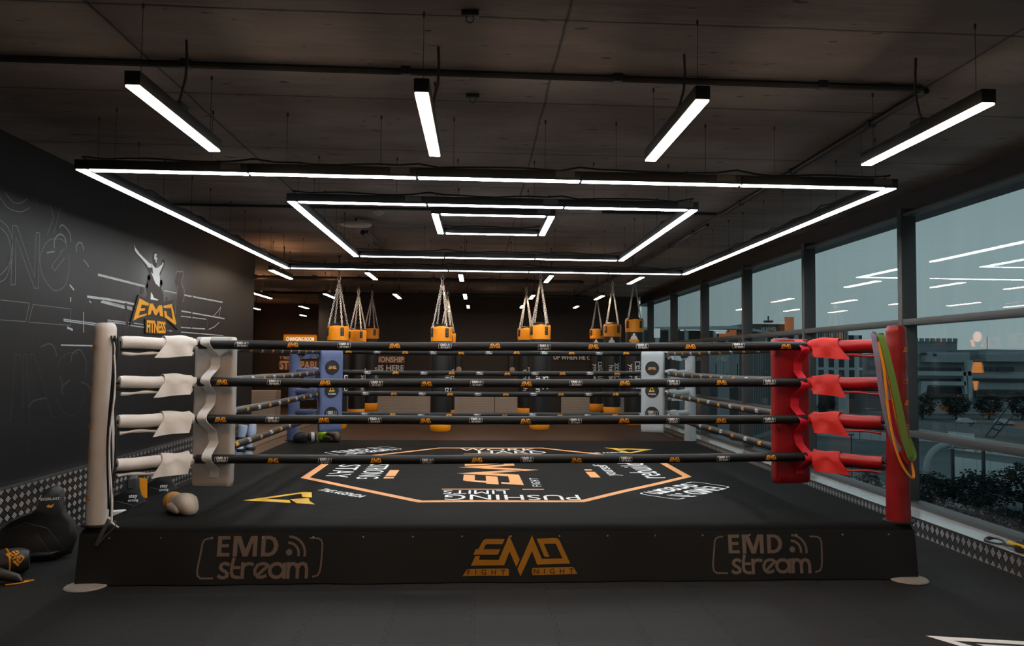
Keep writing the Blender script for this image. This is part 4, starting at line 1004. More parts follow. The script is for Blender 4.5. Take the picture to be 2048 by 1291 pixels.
BAGS = [  # x, y, ztop, zbottom, words, angle of words, label
    (-2.683, 5.0, 2.152, .374, ('train', 'insane'), -PI/2+.95, 'heavy bag with orange bands, first left of the ring, nearest the blue pad'),
    (-2.851, 8.3, 2.206, .315, ('push', 'yourself'), -PI/2+1.35, 'heavy bag partly hidden behind the leftmost heavy bag, lower orange top'),
    (-2.838, 10.33, 2.325, .333, ('fight', 'strong'), -PI/2+1.4, 'most distant heavy bag of the left cluster, full orange bottom band showing'),
    (-.88, 4.68, 2.146, .367, ('push', 'limits'), -PI/2+1.15, 'heavy bag at the centre, bottom hanging lowest against the brown floor'),
    (-.93, 8.35, 2.16, .302, ('work', 'harder'), -PI/2+.5, 'heavy bag almost hidden behind the central heavy bag'),
    (.782, 8.3, 2.28, .353, ('push', 'through'), -PI/2+.35, 'heavy bag half hidden behind the centre right heavy bag, words push on it'),
    (.819, 4.84, 2.203, .392, ('stay', 'strong'), -PI/2+.25, 'heavy bag right of centre with white words stay strong running down'),
    (2.785, 11.2, 2.411, .294, ('rebuild', 'yourself'), -PI/2+.1, 'smallest looking heavy bag, furthest back near the windows, words rebuild yourself'),
    (2.523, 7.35, 2.345, .442, ('work', 'harder'), -PI/2+.15, 'middle heavy bag of the three near the windows, words work harder'),
    (2.81, 6.48, 2.408, .34, ('rebuild', 'yourself'), -PI/2-.1, 'heavy bag hung highest and closest to the windows, boxer emblem on it'),
]
for x, y, zt, zb, wd, an, lab in BAGS:
    t = make_bag(x, y, zt, zb, lab)
    bag_print(t, x, y, .178, words(wd[0], wd[1], .135, .10), (zt+zb)/2-.05, an, True, MW, 'lettering')
    if x > 2.0: bag_print(t, x, y, .177, tf(FIGMARK, s=1.25), zt-.38, -PI/2-.25, False, MW, 'emblem')

# ------------------------------------------------------------------ back wall signs
def on_wall_y(x, y, z):
    return lambda u, v: (x+u, y, z+v)
def wall_sign(name, label, x0, x1, z0, z1, y, rows, band=None, mt='sign_orange', th=.012):
    """painted board: rows = (text, x centre, z centre, width, height)"""
    t = thing(name, label, 'wall sign', ((x0+x1)/2, y, z0))
    m = MB(); m.box(((x0+x1)/2, y-th/2, (z0+z1)/2), (x1-x0, th, z1-z0), MT['wall_dark'], .002); m.build('board', t)
    if band:
        m = MB(); m.box(((x0+x1)/2, y-th-.004, (band[0]+band[1])/2), (x1-x0-.002, .008, band[1]-band[0]), MT[mt]); m.build('colour_band', t)
    m = MB()
    for s_, xc, zc_, w_, h_ in rows: m.shape(fit(text(s_, 'w', 1, 1, .03), w_, h_), on_wall_y(xc, y-th-.0105, zc_), {'w': MT['sign_text']})
    m.build('lettering', t, smooth=False); return t
wall_sign('wall_sign', 'painted slogan with burnt orange band on the back wall between left bags and centre', -3.62, -2.25, 1.2, 1.78, YB,
          [('CHAMPIONSHIP', -2.93, 1.578, 1.30, .155), ('BEGINS HERE', -2.89, 1.35, 1.24, .165)], (1.487, 1.67))
wall_sign('wall_sign', 'painted slogan reading up when he can on the back wall by the window bags', 1.78, 3.2, 1.55, 2.12, YB,
          [('UP WHEN HE CAN', 2.44, 1.68, 1.24, .12), ('A CHAMPION', 2.31, 2.02, .95, .12)], (1.95, 2.09))
wall_sign('wall_sign', 'painted slogan with orange band in the passage below the changing room sign', -6.78, -5.3, 1.15, 1.72, 17.4,
          [('T TIRED', -6.6, 1.60, .33, .09), ('JUST BE', -5.82, 1.61, .52, .09), ('STOPPABLE', -6.06, 1.36, 1.40, .28)], (1.2, 1.52))
t = thing('changing_room_sign', 'glowing orange rounded sign reading changing room, above the blue post', 'sign', (-6.11, 17.3, 2.03))
m = MB(); m.box((-6.11, 17.37, 2.18), (1.05, .05, .34), MT['lit_sign'], .04); m.build('face', t)
m = MB(); m.box((-6.11, 17.385, 2.18), (1.11, .03, .40), MT['orange'], .05); m.build('rim', t)
m = MB(); m.shape(fit(text('CHANGING ROOM', 'w', 1, 1, .03), .90, .135), on_wall_y(-6.11, 17.340, 2.225), {'w': MT['lit_text']}); m.build('lettering', t, smooth=False)
m = MB(); m.box((-5.79, YB+1.5, 1.40), (.1, .016, .1), MT['plate_pink'], .004); m.box((-5.79, YB+1.49, 1.40), (.05, .012, .06), MT['off_white'], .003)
for v in m.v: v.y += 17.4-(YB+1.508); v.x -= .95; 
tag(m.build('light_switch'), 'small pinkish light switch left of the passage slogan', 'switch')
for x, lb in ((-.80, 'pair of training pads hung on the back wall right of the central heavy bags'), (.66, 'pair of training pads hung on the back wall left of the centre right heavy bags')):
    t = thing('hanging_pad', lb, 'training pad', (x, YB-.05, 1.2), 'training pads hung on the back wall')
    m = MB(); m.cushion((x, YB-.055, 1.48), (.16, .10, .46), .03, MT['leather'], None, 6, .004); m.build('padding', t)
    m = MB(); m.lathe((x+.02, YB-.11, 1.33), [(.07, 0), (.075, .012), (.05, .03), (.01, .034)], MT['plate_pink'], 20, axis=(0, -1, 0)); m.build('palm_disc', t)
    m = MB(); m.tube([(x-.03, YB-.04, 1.70), (x, YB-.02, 1.80), (x, YB+.002, 1.80)], .008, MT['cable'], 6); m.build('hanging_loop', t)
# lit pictogram down the passage, seen as an orange reflection in the window glass
t = thing('figure_sign', 'glowing orange figure pictogram down the passage, mirrored in the nearest window pane', 'sign', (-7.58, 15.9, .9))
FY = 15.9
m = MB(); m.prism(arc(0, 0, .17, .17, 0, 345, 23), lambda a, b, d: (-7.57+d, FY+a*1.1, 2.50+b), .04, MT['lit_head']); m.build('head', t)
for P_ in ([(-.55, .70), (-.38, .70), (-.28, .33), (-.40, .33)], [(.30, .70), (.46, .70), (.34, .33), (.22, .33)], [(-.22, -.06), (-.05, -.06), (.0, -.25), (.05, -.06), (.22, -.06), (.12, -.38), (-.14, -.38)], [(-.22, -.5), (.28, -.5), (.40, -1.05), (-.34, -1.05)], [(.0, -1.45), (.34, -1.45), (.22, -2.0), (.16, -2.0)]):
    m = MB(); m.prism([(a*.75, b*.62) for a, b in P_], lambda a, b, d: (-7.57+d, FY+a, 1.97+b), .04, MT['lit_figure']); m.build('body_panel', t)

# ------------------------------------------------------------------ painted mural and wall emblem
def smooth_line(p, k=5):
    out = []; n = len(p)
    for i in range(n-1):
        a, b, c, d = p[max(i-1, 0)], p[i], p[i+1], p[min(i+2, n-1)]
        for j in range(k):
            t_ = j/k; out.append(tuple(.5*(2*b[q]+(c[q]-a[q])*t_+(2*a[q]-5*b[q]+4*c[q]-d[q])*t_*t_+(3*b[q]-a[q]-3*c[q]+d[q])*t_**3) for q in (0, 1)))
    return out+[p[-1]]
def on_mural(k): return lambda a, b: (XL+k, a, b)
t = thing('wall_mural', 'faded grey boxing ring mural and outlined letters across the black wall', 'mural', (XL, .8, 1.6))
m = MB()
for p, wd in MURAL: m.shape([stroke(p, wd*.8, 'g')], on_mural(.0022), {'g': MT['mural_grey']})
m.build('painted_ropes', t, smooth=False)
m = MB(); m.shape([poly(MAN2, 'd')], on_mural(.0016), {'d': MT['mural_dark']}); m.build('painted_fighter', t, smooth=False)
for p in DARKPOST: m = MB(); m.shape([stroke(p, .05, 'd')], on_mural(.0030), {'d': MT['mural_dark']}); m.build('painted_post', t, smooth=False)
m = MB()
for p in SIL+SIL2+SIL3:
    m = MB(); m.shape([stroke(smooth_line(p), .014, 'g')], on_mural(.0026), {'g': MT['mural_faint' if p in SIL3 else 'mural_dim']}); m.build('painted_outline', t, smooth=False)
for i_, p in enumerate(OUTL+OUTL2):
    m = MB(); m.shape([stroke(smooth_line(p) if i_ in (1, 2, 3, 9, 10, 14, 15) else p, .005, 'g')], on_mural(.0024), {'g': MT['mural_faint' if p in OUTL2 else 'mural_dim']}); m.build('letter_outline', t, smooth=False)
t = thing('wall_emblem', 'orange and black fitness emblem with a boxer raising his arm, on the mural wall', 'emblem', (XL, .7, 1.85))
cm2 = {'K': MT['mural_dark'], 'W': MT['white'], 'O': MT['orange']}
m = MB()
for k_, p in FIG.items():
    if k_ in ('K_glove', 'K_body'): m.shape([poly(p, 'K')], on_mural(.0040), cm2)
for a, b, c, d in DROPS: m.shape([ell(a, b, c, d, 'K')], on_mural(.0040), cm2)
m.build('boxer_silhouette', t, smooth=False)
m = MB()
for k_, p in FIG.items():
    if k_[0] == 'W': m.shape([poly(p, 'W')], on_mural(.0052), cm2)
m.build('boxer_highlights', t, smooth=False)
m = MB(); m.prism(FIG['K_banner'], lambda a, b, d: (XL+.009+d, a, b), .012, MT['mural_dark']); m.build('banner', t, smooth=False)
m = MB()
for k_ in ('O_e', 'O_m', 'O_d'): m.prism(FIG[k_], lambda a, b, d: (XL+.0185+d, a, b), .006, MT['orange'])
q0, q1, q2, q3 = FIG['T_fit']
def bil(u, v):   # unit square to the slanted band
    t0 = (q0[0]+(q1[0]-q0[0])*u, q0[1]+(q1[1]-q0[1])*u); t1 = (q3[0]+(q2[0]-q3[0])*u, q3[1]+(q2[1]-q3[1])*u)
    return (XL+.0195, t1[0]+(t0[0]-t1[0])*v, t1[1]+(t0[1]-t1[1])*v)
m.shape(tf(fit(text('FITNESS', 'w', 1, 1, .04, .95), 1., 1.), dx=.5, dy=.5), bil, {'w': MT['orange']}); m.build('banner_lettering', t, smooth=False)

# ------------------------------------------------------------------ things lying by the ring
# boxing gloves: fist, thumb, cuff
def glove(name, label, c, rot, s, mt, mt_palm, mt_cuff, group=None, lace=None):
    t = thing(name, label, 'boxing glove', c, group); R = Matrix.Rotation(rot, 3, 'Z'); c = Vector(c)
    def blob(ctr, rad, bend, mt_, nm, n1=20, n2=14):
        m = MB(); V = []; F = []
        for i in range(n2+1):
            th = PI*i/n2
            for k in range(n1):
                ph = 2*PI*k/n1; p = Vector((math.sin(th)*math.cos(ph), math.cos(th), math.sin(th)*math.sin(ph)))
                p = Vector((math.copysign(abs(p.x)**.85, p.x), math.copysign(abs(p.y)**.85, p.y), math.copysign(abs(p.z)**.85, p.z)))
                q = Vector((p.x*rad[0], p.y*rad[1], p.z*rad[2])); q.z -= bend*max(0, q.y)**2; q *= 1+.04*noise.noise(p*2.2+Vector((rot, s, 1)))
                V.append(c+R @ ((Vector(ctr)+q)*s))
        for i in range(n2):
            for k in range(n1): F.append((i*n1+k, i*n1+(k+1) % n1, (i+1)*n1+(k+1) % n1, (i+1)*n1+k))
        m.add(V, F, MT[mt_]); return m.build(nm, t)
    blob((0, .045, .066), (.068, .095, .064), 3.2, mt, 'fist')
    blob((.055, .01, .045), (.030, .070, .032), 3., mt, 'thumb')
    blob((-.01, .03, .035), (.052, .075, .034), 0., mt_palm, 'palm')
    m = MB(); m.lathe(c+R @ (Vector((0, -.045, .06))*s), [(.02*s, 0), (.050*s, .002*s), (.056*s, .03*s), (.058*s, .09*s), (.052*s, .095*s), (.045*s, .05*s)], MT[mt_cuff], 24, axis=R @ Vector((0, -1, .02))); m.build('cuff', t)
    m = MB(); m.lathe(c+R @ (Vector((0, -.075, .06))*s), [(.0595*s, 0), (.061*s, .004*s), (.061*s, .036*s), (.0595*s, .04*s)], MT[lace or mt_palm], 24, axis=R @ Vector((0, -1, .02))); m.build('wrist_strap', t)
    return t
glove('boxing_glove', 'cream boxing glove with orange palm lying on the ring canvas', (-2.50, -2.50, ZR-.003), 3.95, 1.22, 'tan', 'bag_orange', 'tan')
glove('boxing_glove', 'black boxing glove at the foot of the blue post, its back to the camera', (-2.70, 2.62, ZR-.001), 1.9, 1.15, 'leather', 'leather', 'leather', lace='white')
glove('boxing_glove', 'dark brown boxing glove with lime green cuff below the blue corner pad', (-2.36, 2.72, ZR-.001), -2.0, 1.2, 'dusty', 'lime', 'lime')

# body protectors leaning on the tread-plate skirting
def protector(label, base, yaw, outline, s, lean, text_rows, panels, patch, mark=None):
    """outline in metres (x across, z up) extruded into a thick padded vest"""
    base = Vector(base); R = Matrix.Rotation(yaw, 3, 'Z') @ Matrix.Rotation(lean, 3, 'X')
    t = thing('body_protector', label, 'body protector', base, 'body protectors by the wall')
    cur = 1.1
    fm = lambda a, b, d: base+R @ Vector((a*s, d*s+cur*(a*a)*s, b*s))
    from_mid = .075
    m = MB(); m.prism(outline, fm, .15, MT['leather'], rnd=.16); o = m.build('padding', t, angle=60)
    m = MB(); a0 = min(p[0] for p in outline); a1 = max(p[0] for p in outline)
    for pts in ([(a0*.6, .10), (a0*.45, .30), (a0*.1, .36), (a1*.4, .30), (a1*.75, .10)], [(a0*.3, .05), (a0*.2, .22), (a1*.2, .25), (a1*.55, .04)]):
        m.tube([fm(a, b, -.078) for a, b in pts], .004, MT['leather'], 6)
    m.build('stitched_seam', t)
    for pa in panels:
        m = MB(); m.sheet(lambda u, v: fm(pa[0]+(pa[2]-pa[0])*u, pa[1]+(pa[3]-pa[1])*v+.02*math.sin(u*PI), -.083), 8, 8, .008, MT['bag_orange']); m.build('colour_panel', t)
    if text_rows:
        m = MB()
        for sx_, xc, zc_, w_, col in text_rows: m.shape(slice_y(fit(text(sx_, 'w', 1, 1, .015), w_), .05, 0), lambda u, v: fm(xc+u, zc_+v, -.0845), {'w': MT[col]})
        m.build('lettering', t, smooth=False)
    if patch:
        m = MB(); m.sheet(lambda u, v: fm(patch[0]+.09*(u-.5), patch[1]+.11*(v-.5), -.084), 4, 4, .01, MT['black_print']); o2 = m.build('patch', t)
        m = MB(); m.shape(tf(FIGMARK, s=.48), lambda u, v: fm(patch[0]+u, patch[1]+v, -.0905), MW); m.build('patch_print', o2, smooth=False)
    if mark:
        m = MB(); m.shape([poly([(-.03, .0), (-.012, .016), (.0, .004), (.03, .022), (.012, -.016), (-.02, -.014)], 'a')], lambda u, v: fm(mark[0]+u, mark[1]+v, -.0845), {'a': MT['orange']}); m.build('logo_mark', t, smooth=False)
    return t
VEST = [(-.30, .02), (-.10, -.0), (.18, .0), (.32, .04), (.36, .18), (.335, .34), (.27, .42), (.245, .52), (.24, .64), (.19, .69), (.115, .665), (.075, .60), (.055, .50), (.0, .455), (-.10, .42), (-.20, .37), (-.29, .30), (-.335, .18)]
protector('large plain black body protector with white brand lettering, left of the silver-white post', (-3.70, -2.34, .0), .25, VEST, .84, -.10, [('EVERLAST', .155, .565, .145, 'white')], [], None, (.16, .50))
protector('black body protector with orange panel and stay strong lettering, right behind the silver-white post', (-3.52, -1.25, .0), .5, VEST, .74, -.2, [('stay', .16, .40, .10, 'white'), ('strong', .16, .35, .12, 'white')], [(-.27, .20, -.06, .46)], (.14, .56))
protector('second stay strong body protector with orange panel, further along the wall past the first', (-3.53, -.48, .0), .5, VEST, .74, -.2, [('stay', .14, .36, .10, 'white'), ('strong', .14, .31, .12, 'white')], [(-.29, .22, -.07, .48)], None)
# small cream pad showing between the protector and the post
m = MB(); m.box((-3.36, -1.72, .14), (.22, .08, .27), MT['white_vinyl'], .02, Matrix.Rotation(.35, 3, 'Z')); tag(m.build('kick_pad'), 'cream kick pad standing behind the silver-white post', 'pad')
# rolled shin guard and orange mitt at the left edge
t = thing('shin_guard', 'black shin guard with orange piping and orange logo at the left edge of the floor', 'shin guard', (-3.62, -2.75, 0))
A, B_ = Vector((-3.95, -2.86, .085)), Vector((-3.52, -2.66, .10)); d = (B_-A).normalized()
m = MB(); m.tube([A.lerp(B_, i/12) for i in range(13)], [.05+.045*math.sin(min(1, i/9)*PI/2)-.03*max(0, (i-10)/2)**2 for i in range(13)], MT['leather'], 20); m.build('padding', t)
for q, r_ in ((.30, .078), (.42, .086), (.70, .095)):
    c = A.lerp(B_, q); m = MB(); u = d.cross(Vector((0, 0, 1))).normalized(); v = u.cross(d)
    m.tube([c+d*.03*math.cos(b*PI/8)+(u*math.cos(b*PI/8)+v*math.sin(b*PI/8))*(r_+.001) for b in range(16)], .006, MT['orange'], 6, closed=True); m.build('piping', t)
u = d.cross(Vector((0, 0, 1))).normalized(); v = u.cross(d)
if u.y > 0: u = -u
m = MB()
def fn(a, b):
    an = .55+b/.095; return A.lerp(B_, .84)+d*a*1.0+(u*math.cos(an)+Vector((0, 0, 1))*math.sin(an))*.0985
m.shape(slice_y(tf(fit(EMD, .13, .075), rot=-.9), .01), fn, {'a': MT['orange']}); m.build('printed_logo', t, smooth=False)
t = thing('focus_mitt', 'orange and black training mitt on the floor beneath the black shin guard', 'training mitt', (-3.62, -3.02, 0))
m = MB(); m.lathe((-3.66, -3.05, 0.004), [(.05, 0), (.115, .012), (.12, .035), (.09, .06), (.02, .07)], MT['bag_orange'], 24); m.build('palm', t)
m = MB(); m.tube([(-3.70, -3.0, .05), (-3.58, -2.93, .07), (-3.47, -2.90, .03), (-3.42, -2.93, .012)], [.04, .045, .03, .01], MT['leather'], 12); m.build('cuff', t)
m = MB(); m.tube([(-3.50, -2.98, .006), (-3.44, -2.96, .008), (-3.385, -2.90, .007), (-3.375, -2.86, .006), (-3.43, -2.88, .006)], .005, MT['orange'], 6); m.build('lace', t)
# pale blue shin guards standing by the end of the skirting
for i, (x, y, lb) in enumerate(((-3.88, 3.55, 'pale blue shin guard standing at the left of the pair by the wall end'), (-3.80, 3.78, 'pale blue shin guard standing at the right of the pair by the wall end'))):
    t = thing('shin_guard', lb, 'shin guard', (x, y, 0), 'pale blue shin guards')
    m = MB(); m.tube([(x-.02+.05*j/8, y, .01+.05*j) for j in range(12)], [.06+.012*math.sin(j*.8+i) for j in range(12)], MT['ice'], 16); m.build('padding', t)
    for zz_ in (.16, .34):
        m = MB(); m.lathe((x+.02, y, zz_), [(.072, 0), (.075, .006), (.075, .04), (.072, .046)], MT['leather'], 20); m.build('strap', t)
m = MB(); m.tube([(-3.98+.05*math.cos(a*.6), 3.35, .44+.06*math.sin(a*.6)) for a in range(11)], .012, MT['leather'], 8); tag(m.build('headguard_strap'), 'black looped strap beside the pale blue shin guards', 'strap')

# cords hanging from the silver-white post
px, py = -2.845, -2.965
for k, (dx, r_, zb, lb) in enumerate(((0, .007, .52, 'leftmost black cord hanging down the silver-white post'), (.022, .008, .47, 'middle black cord hanging down the silver-white post'), (.045, .0065, .62, 'rightmost black cord hanging down the silver-white post'))):
    pts = [(px+dx+.012*math.sin(q*.5+k), py-.008*k+.006*math.cos(q*.7), 1.735-(1.735-zb)*q/16) for q in range(17)]
    pts = [(px+dx-.035, py+.05, 1.70), (px+dx-.012, py+.01, 1.735)]+pts[1:]
    m = MB(); m.tube(pts, r_, MT['cable'], 8); tag(m.build('black_cable'), lb, 'cord', 'black cords on the silver-white post')
m = MB(); pts = [(px+.005, py+.03, 1.60)]+[(px+.03+.012*math.sin(q*.55)+.035*(q/16)**4, py-.03-.05*(q/16)**3, 1.60-1.155*q/16) for q in range(17)]+[(px+.10, py-.085, .425), (px+.125, py-.09, .412)]
m.tube(pts, .006, MT['strap_white'], 8); m.tube([(px+.11, py-.088, .435), (px+.09, py-.095, .405), (px+.045, py-.098, .36), (px+.0, py-.10, .30)], .004, MT['grey_tag'], 6); tag(m.build('white_cord'), 'thin white cord hanging down the silver-white post to the ring edge', 'cord')
m = MB(); m.box((px+.012, -3.035, .375), (.026, .012, .20), MT['metal'], .004, Matrix.Rotation(.42, 3, 'Y')); tag(m.build('buckle_strap'), 'grey strap end dangling over the ring skirt below the silver-white post', 'strap')

# resistance bands looped over the red post cover
def band(name, label, front, back, wd, mt, th=.005, y=-3.03):
    """closed ribbon: front strand down, tight turn, back strand up"""
    P = [Vector((x, y+dy, z)) for x, dy, z in front]+[Vector((x, y+dy, z)) for x, dy, z in back]
    # smooth by Catmull-Rom
    Q = []; n = len(P)
    for i in range(n):
        p0, p1, p2, p3 = P[i-1], P[i], P[(i+1) % n], P[(i+2) % n]
        for k in range(6):
            s_ = k/6; Q.append(.5*((2*p1)+(p2-p0)*s_+(2*p0-5*p1+4*p2-p3)*s_*s_+(3*p1-p0-3*p2+p3)*s_**3))
    m = MB(); n = len(Q); V = []; F = []; yv = Vector((0, 1, 0))
    for i in range(n):
        t_ = (Q[(i+1) % n]-Q[i-1]).normalized(); sd = yv.cross(t_); sd = sd.normalized() if sd.length > 1e-6 else Vector((1, 0, 0)); nn = t_.cross(sd).normalized()
        for a, b in ((-1, -1), (1, -1), (1, 1), (-1, 1)): V.append(Q[i]+sd*wd/2*a+nn*th/2*b)
    for i in range(n):
        j = (i+1) % n
        for k in range(4): F.append((i*4+k, i*4+(k+1) % 4, j*4+(k+1) % 4, j*4+k))
    m.add(V, F, MT[mt]); return tag(m.build(name), label, 'resistance band', 'resistance bands on the red post')
band('resistance_band', 'wide green resistance band looped over the red post', [(2.765, .03, 1.80), (2.79, -.0, 1.66), (2.835, -.03, 1.40), (2.875, -.035, 1.20), (2.91, -.035, 1.02), (2.95, -.03, .90)],
     [(2.982, -.005, .915), (2.965, .005, .99), (2.915, .01, 1.12), (2.875, .012, 1.30), (2.835, .015, 1.52), (2.785, .045, 1.75)], .052, 'green_band')
band('resistance_band', 'thin orange resistance band hanging lowest on the red post', [(2.742, .02, 1.735), (2.752, -.03, 1.55), (2.768, -.045, 1.30), (2.795, -.05, 1.10), (2.84, -.05, .92), (2.90, -.05, .80), (2.955, -.045, .752)],
     [(2.972, -.02, .80), (2.955, -.01, .88), (2.88, -.005, 1.10), (2.82, .0, 1.40), (2.765, .02, 1.70)], .014, 'orange_band', .012)
band('resistance_band', 'lilac resistance band hanging nearest the red turnbuckle covers', [(2.708, .03, 1.80), (2.714, -.01, 1.62), (2.735, -.02, 1.40), (2.768, -.025, 1.20), (2.82, -.02, 1.04), (2.875, -.015, .955)],
     [(2.895, .0, .98), (2.87, .005, 1.06), (2.82, .01, 1.25), (2.77, .02, 1.5), (2.73, .045, 1.77)], .040, 'purple_band')
band('resistance_band', 'crimson resistance band tucked behind the green band on the red post', [(2.80, .045, 1.62), (2.805, .02, 1.40), (2.83, .0, 1.18), (2.87, -.01, 1.0), (2.91, -.015, .90), (2.955, -.015, .855)],
     [(2.985, .0, .875), (2.97, .005, .95), (2.92, .01, 1.15), (2.88, .015, 1.35), (2.84, .045, 1.6)], .03, 'red_band')

# straps and harness on the window ledge
t = thing('training_harness', 'black and yellow harness lying on the tread-plate ledge at the right edge', 'harness', (3.97, -2.95, .166))
m = MB(); rnd = random.Random(4)
for j in range(5):
    x0, y0 = 3.93+.03*j, -2.86-.05*j
    m.box((x0, y0, .195+.012*j), (.11, .20, .045), MT['leather'], .012, Matrix.Rotation(.3*j-.5, 3, 'Z') @ Matrix.Rotation(.12*j, 3, 'X'))
m.build('webbing', t)
m = MB(); m.box((3.885, -2.90, .215), (.03, .22, .02), MT['yellow'], .004, Matrix.Rotation(.1, 3, 'Z')); m.box((4.0, -3.02, .275), (.06, .09, .015), MT['yellow'], .004, Matrix.Rotation(.5, 3, 'X')); m.build('yellow_panel', t)
m = MB(); m.tube([(3.86, -3.02, .178), (3.89, -2.96, .20), (3.93, -3.04, .19)], .012, MT['leather'], 8); m.build('buckle', t)
m = MB(); pts = [(3.90+.055*math.cos(a*PI/7), -2.60+.085*math.sin(a*PI/7), .176+.012*max(0, math.sin(a*PI/7+1))) for a in range(14)]
m.tube(pts, [.008+.008*(a in (3, 4, 5, 6)) for a in range(14)], MT['leather'], 8, closed=True); m.tube([(3.90, -2.68, .176), (3.905, -2.74, .178), (3.92, -2.79, .18)], .010, MT['leather'], 8)
tag(m.build('strap_loop'), 'black strap loop lying on the window ledge left of the harness', 'strap')
# white line marking on the floor
m = MB(); O_ = [(2.385, -4.175), (3.9, -4.50), (3.9, -4.56), (2.50, -4.262), (2.75, -4.62), (2.65, -4.62)]
m.shape([poly(O_, 'w')], lambda a, b: (a, b, .0018), {'w': MT['white']})
m.shape([poly([(2.60, -4.315), (3.9, -4.60), (3.9, -4.66), (2.72, -4.41), (2.84, -4.62), (2.79, -4.62)], 'w')], lambda a, b: (a, b, .0018), {'w': MT['white']})
tag(m.build('floor_marking', smooth=False), 'pale double-lined arrow marking on the black floor at the lower right', 'floor marking')

# ------------------------------------------------------------------ outdoors, three floors below and beyond
def far(px, py, D):
    """point at depth D (metres along the room) on the sight line through a photo pixel"""
    h = 719.2+.0089*(px-957)
    return Vector((CAM.x+(px-957)/1556*D, CAM.y+D, CAM.z-(py-h)/1556*D))
ZG = -10.5
m = MB(); m.box((420, 250, ZG-.5), (800, 900, 1), MT['ground']); o = struct('ground_outside', m)
m = MB(); m.add([(9, -60, ZG+.05), (120, 62, ZG+.05), (118, 68, ZG+.05), (6, -50, ZG+.05)], [(0, 1, 2, 3)], MT['pale_road'])
for a, b, wd_, mt in ((far(1400, 812, 172), far(2100, 852, 150), 9, 'road'), (far(1400, 800, 205), far(2100, 815, 200), 7, 'pale_road'), (far(1390, 850, 118), far(1760, 930, 74), 4, 'pale_road'), (far(1400, 905, 80), far(1700, 965, 58), 3.5, 'pale_road')):
    a.z = b.z = ZG+.06; d = (b-a).normalized(); nn = Vector((-d.y, d.x, 0))*wd_/2
    m = MB(); m.box((a+b)/2, ((b-a).length, wd_, .06), MT[mt], 0, Matrix.Rotation(math.atan2(d.y, d.x), 3, 'Z')); struct('road_outside', m)
def block(name, mb, p0, p1, depth, mt, zb=ZG, top=None):
    """box building whose facade runs from p0 to p1 (tops given), standing on the ground"""
    a, b = Vector(p0), Vector(p1); d = b-a; d.z = 0; L = d.length; d.normalize(); nn = Vector((-d.y, d.x, 0))
    if nn.y < 0: nn = -nn
    zt = top if top is not None else (p0[2]+p1[2])/2
    c = (Vector((a.x, a.y, 0))+Vector((b.x, b.y, 0)))/2+nn*depth/2; c.z = (zb+zt)/2
    mb.box(c, (L, depth, zt-zb), MT[mt] if isinstance(mt, str) else mt, 0, Matrix.Rotation(math.atan2(d.y, d.x), 3, 'Z'))
# 1 finned office tower
t = thing('office_building', 'tall office block with pale fins and floor bands seen through the middle panes', 'building', (*far(1640, 760, 190).xy, ZG))
m = MB(); block('w', m, far(1500, 662, 186), far(1622, 662, 186), 30, 'tower'); block('w', m, far(1618, 668, 188), far(1745, 668, 188), 26, 'tower'); m.build('facade', t, smooth=False)
m = MB(); block('w', m, far(1500, 646, 185.5), far(1602, 646, 185.5), 29, 'dark_glass', zb=far(1500, 672, 185.5).z); block('w', m, far(1632, 660, 187), far(1716, 660, 187), 22, 'dark_glass', zb=far(1650, 682, 187).z); m.build('roof_storey', t, smooth=False)
for i in range(16):
    m = MB(); q = far(1634+5.3*i, 661, 186.4); m.box((q.x, q.y, q.z-1.0), (.18 if i % 3 else .4, .4, 2.2), MT['pale_wall']); m.build('roof_fin', t, smooth=False)
m = MB(); m.shape(fit(text('HUAWEI', 'w', 1, 1, .02), 3.6, .95), lambda a, b: far(1549, 656, 184.8)+Vector((a, 0, b)), {'w': MT['white']}); m.build('roof_lettering', t, smooth=False)
m = MB(); q = far(1548, 641, 186); m.box(q, (1.8, 1.4, .5), MT['dark_glass']); m.box(q+Vector((0, 0, .6)), (.3, .3, 1.6), MT['dark_glass']); m.box(q+Vector((0, 0, .1)), (2.6, .2, .15), MT['dark_glass']); m.build('roof_plant', t, smooth=False)
m = MB(); m.box(far(1592, 646, 184.6), (2.2, .4, 3.4), MT['lit_orange']); m.build('lit_panel', t, smooth=False)
m = MB(); block('w', m, far(1500, 778, 184), far(1750, 778, 184), 6, 'dark_glass'); m.build('ground_storey', t, smooth=False)
for px_ in (1640, 1705):
    m = MB(); block('w', m, far(px_-11, 765, 182), far(px_+11, 765, 182), 3, 'pale_wall'); m.build('column', t, smooth=False)
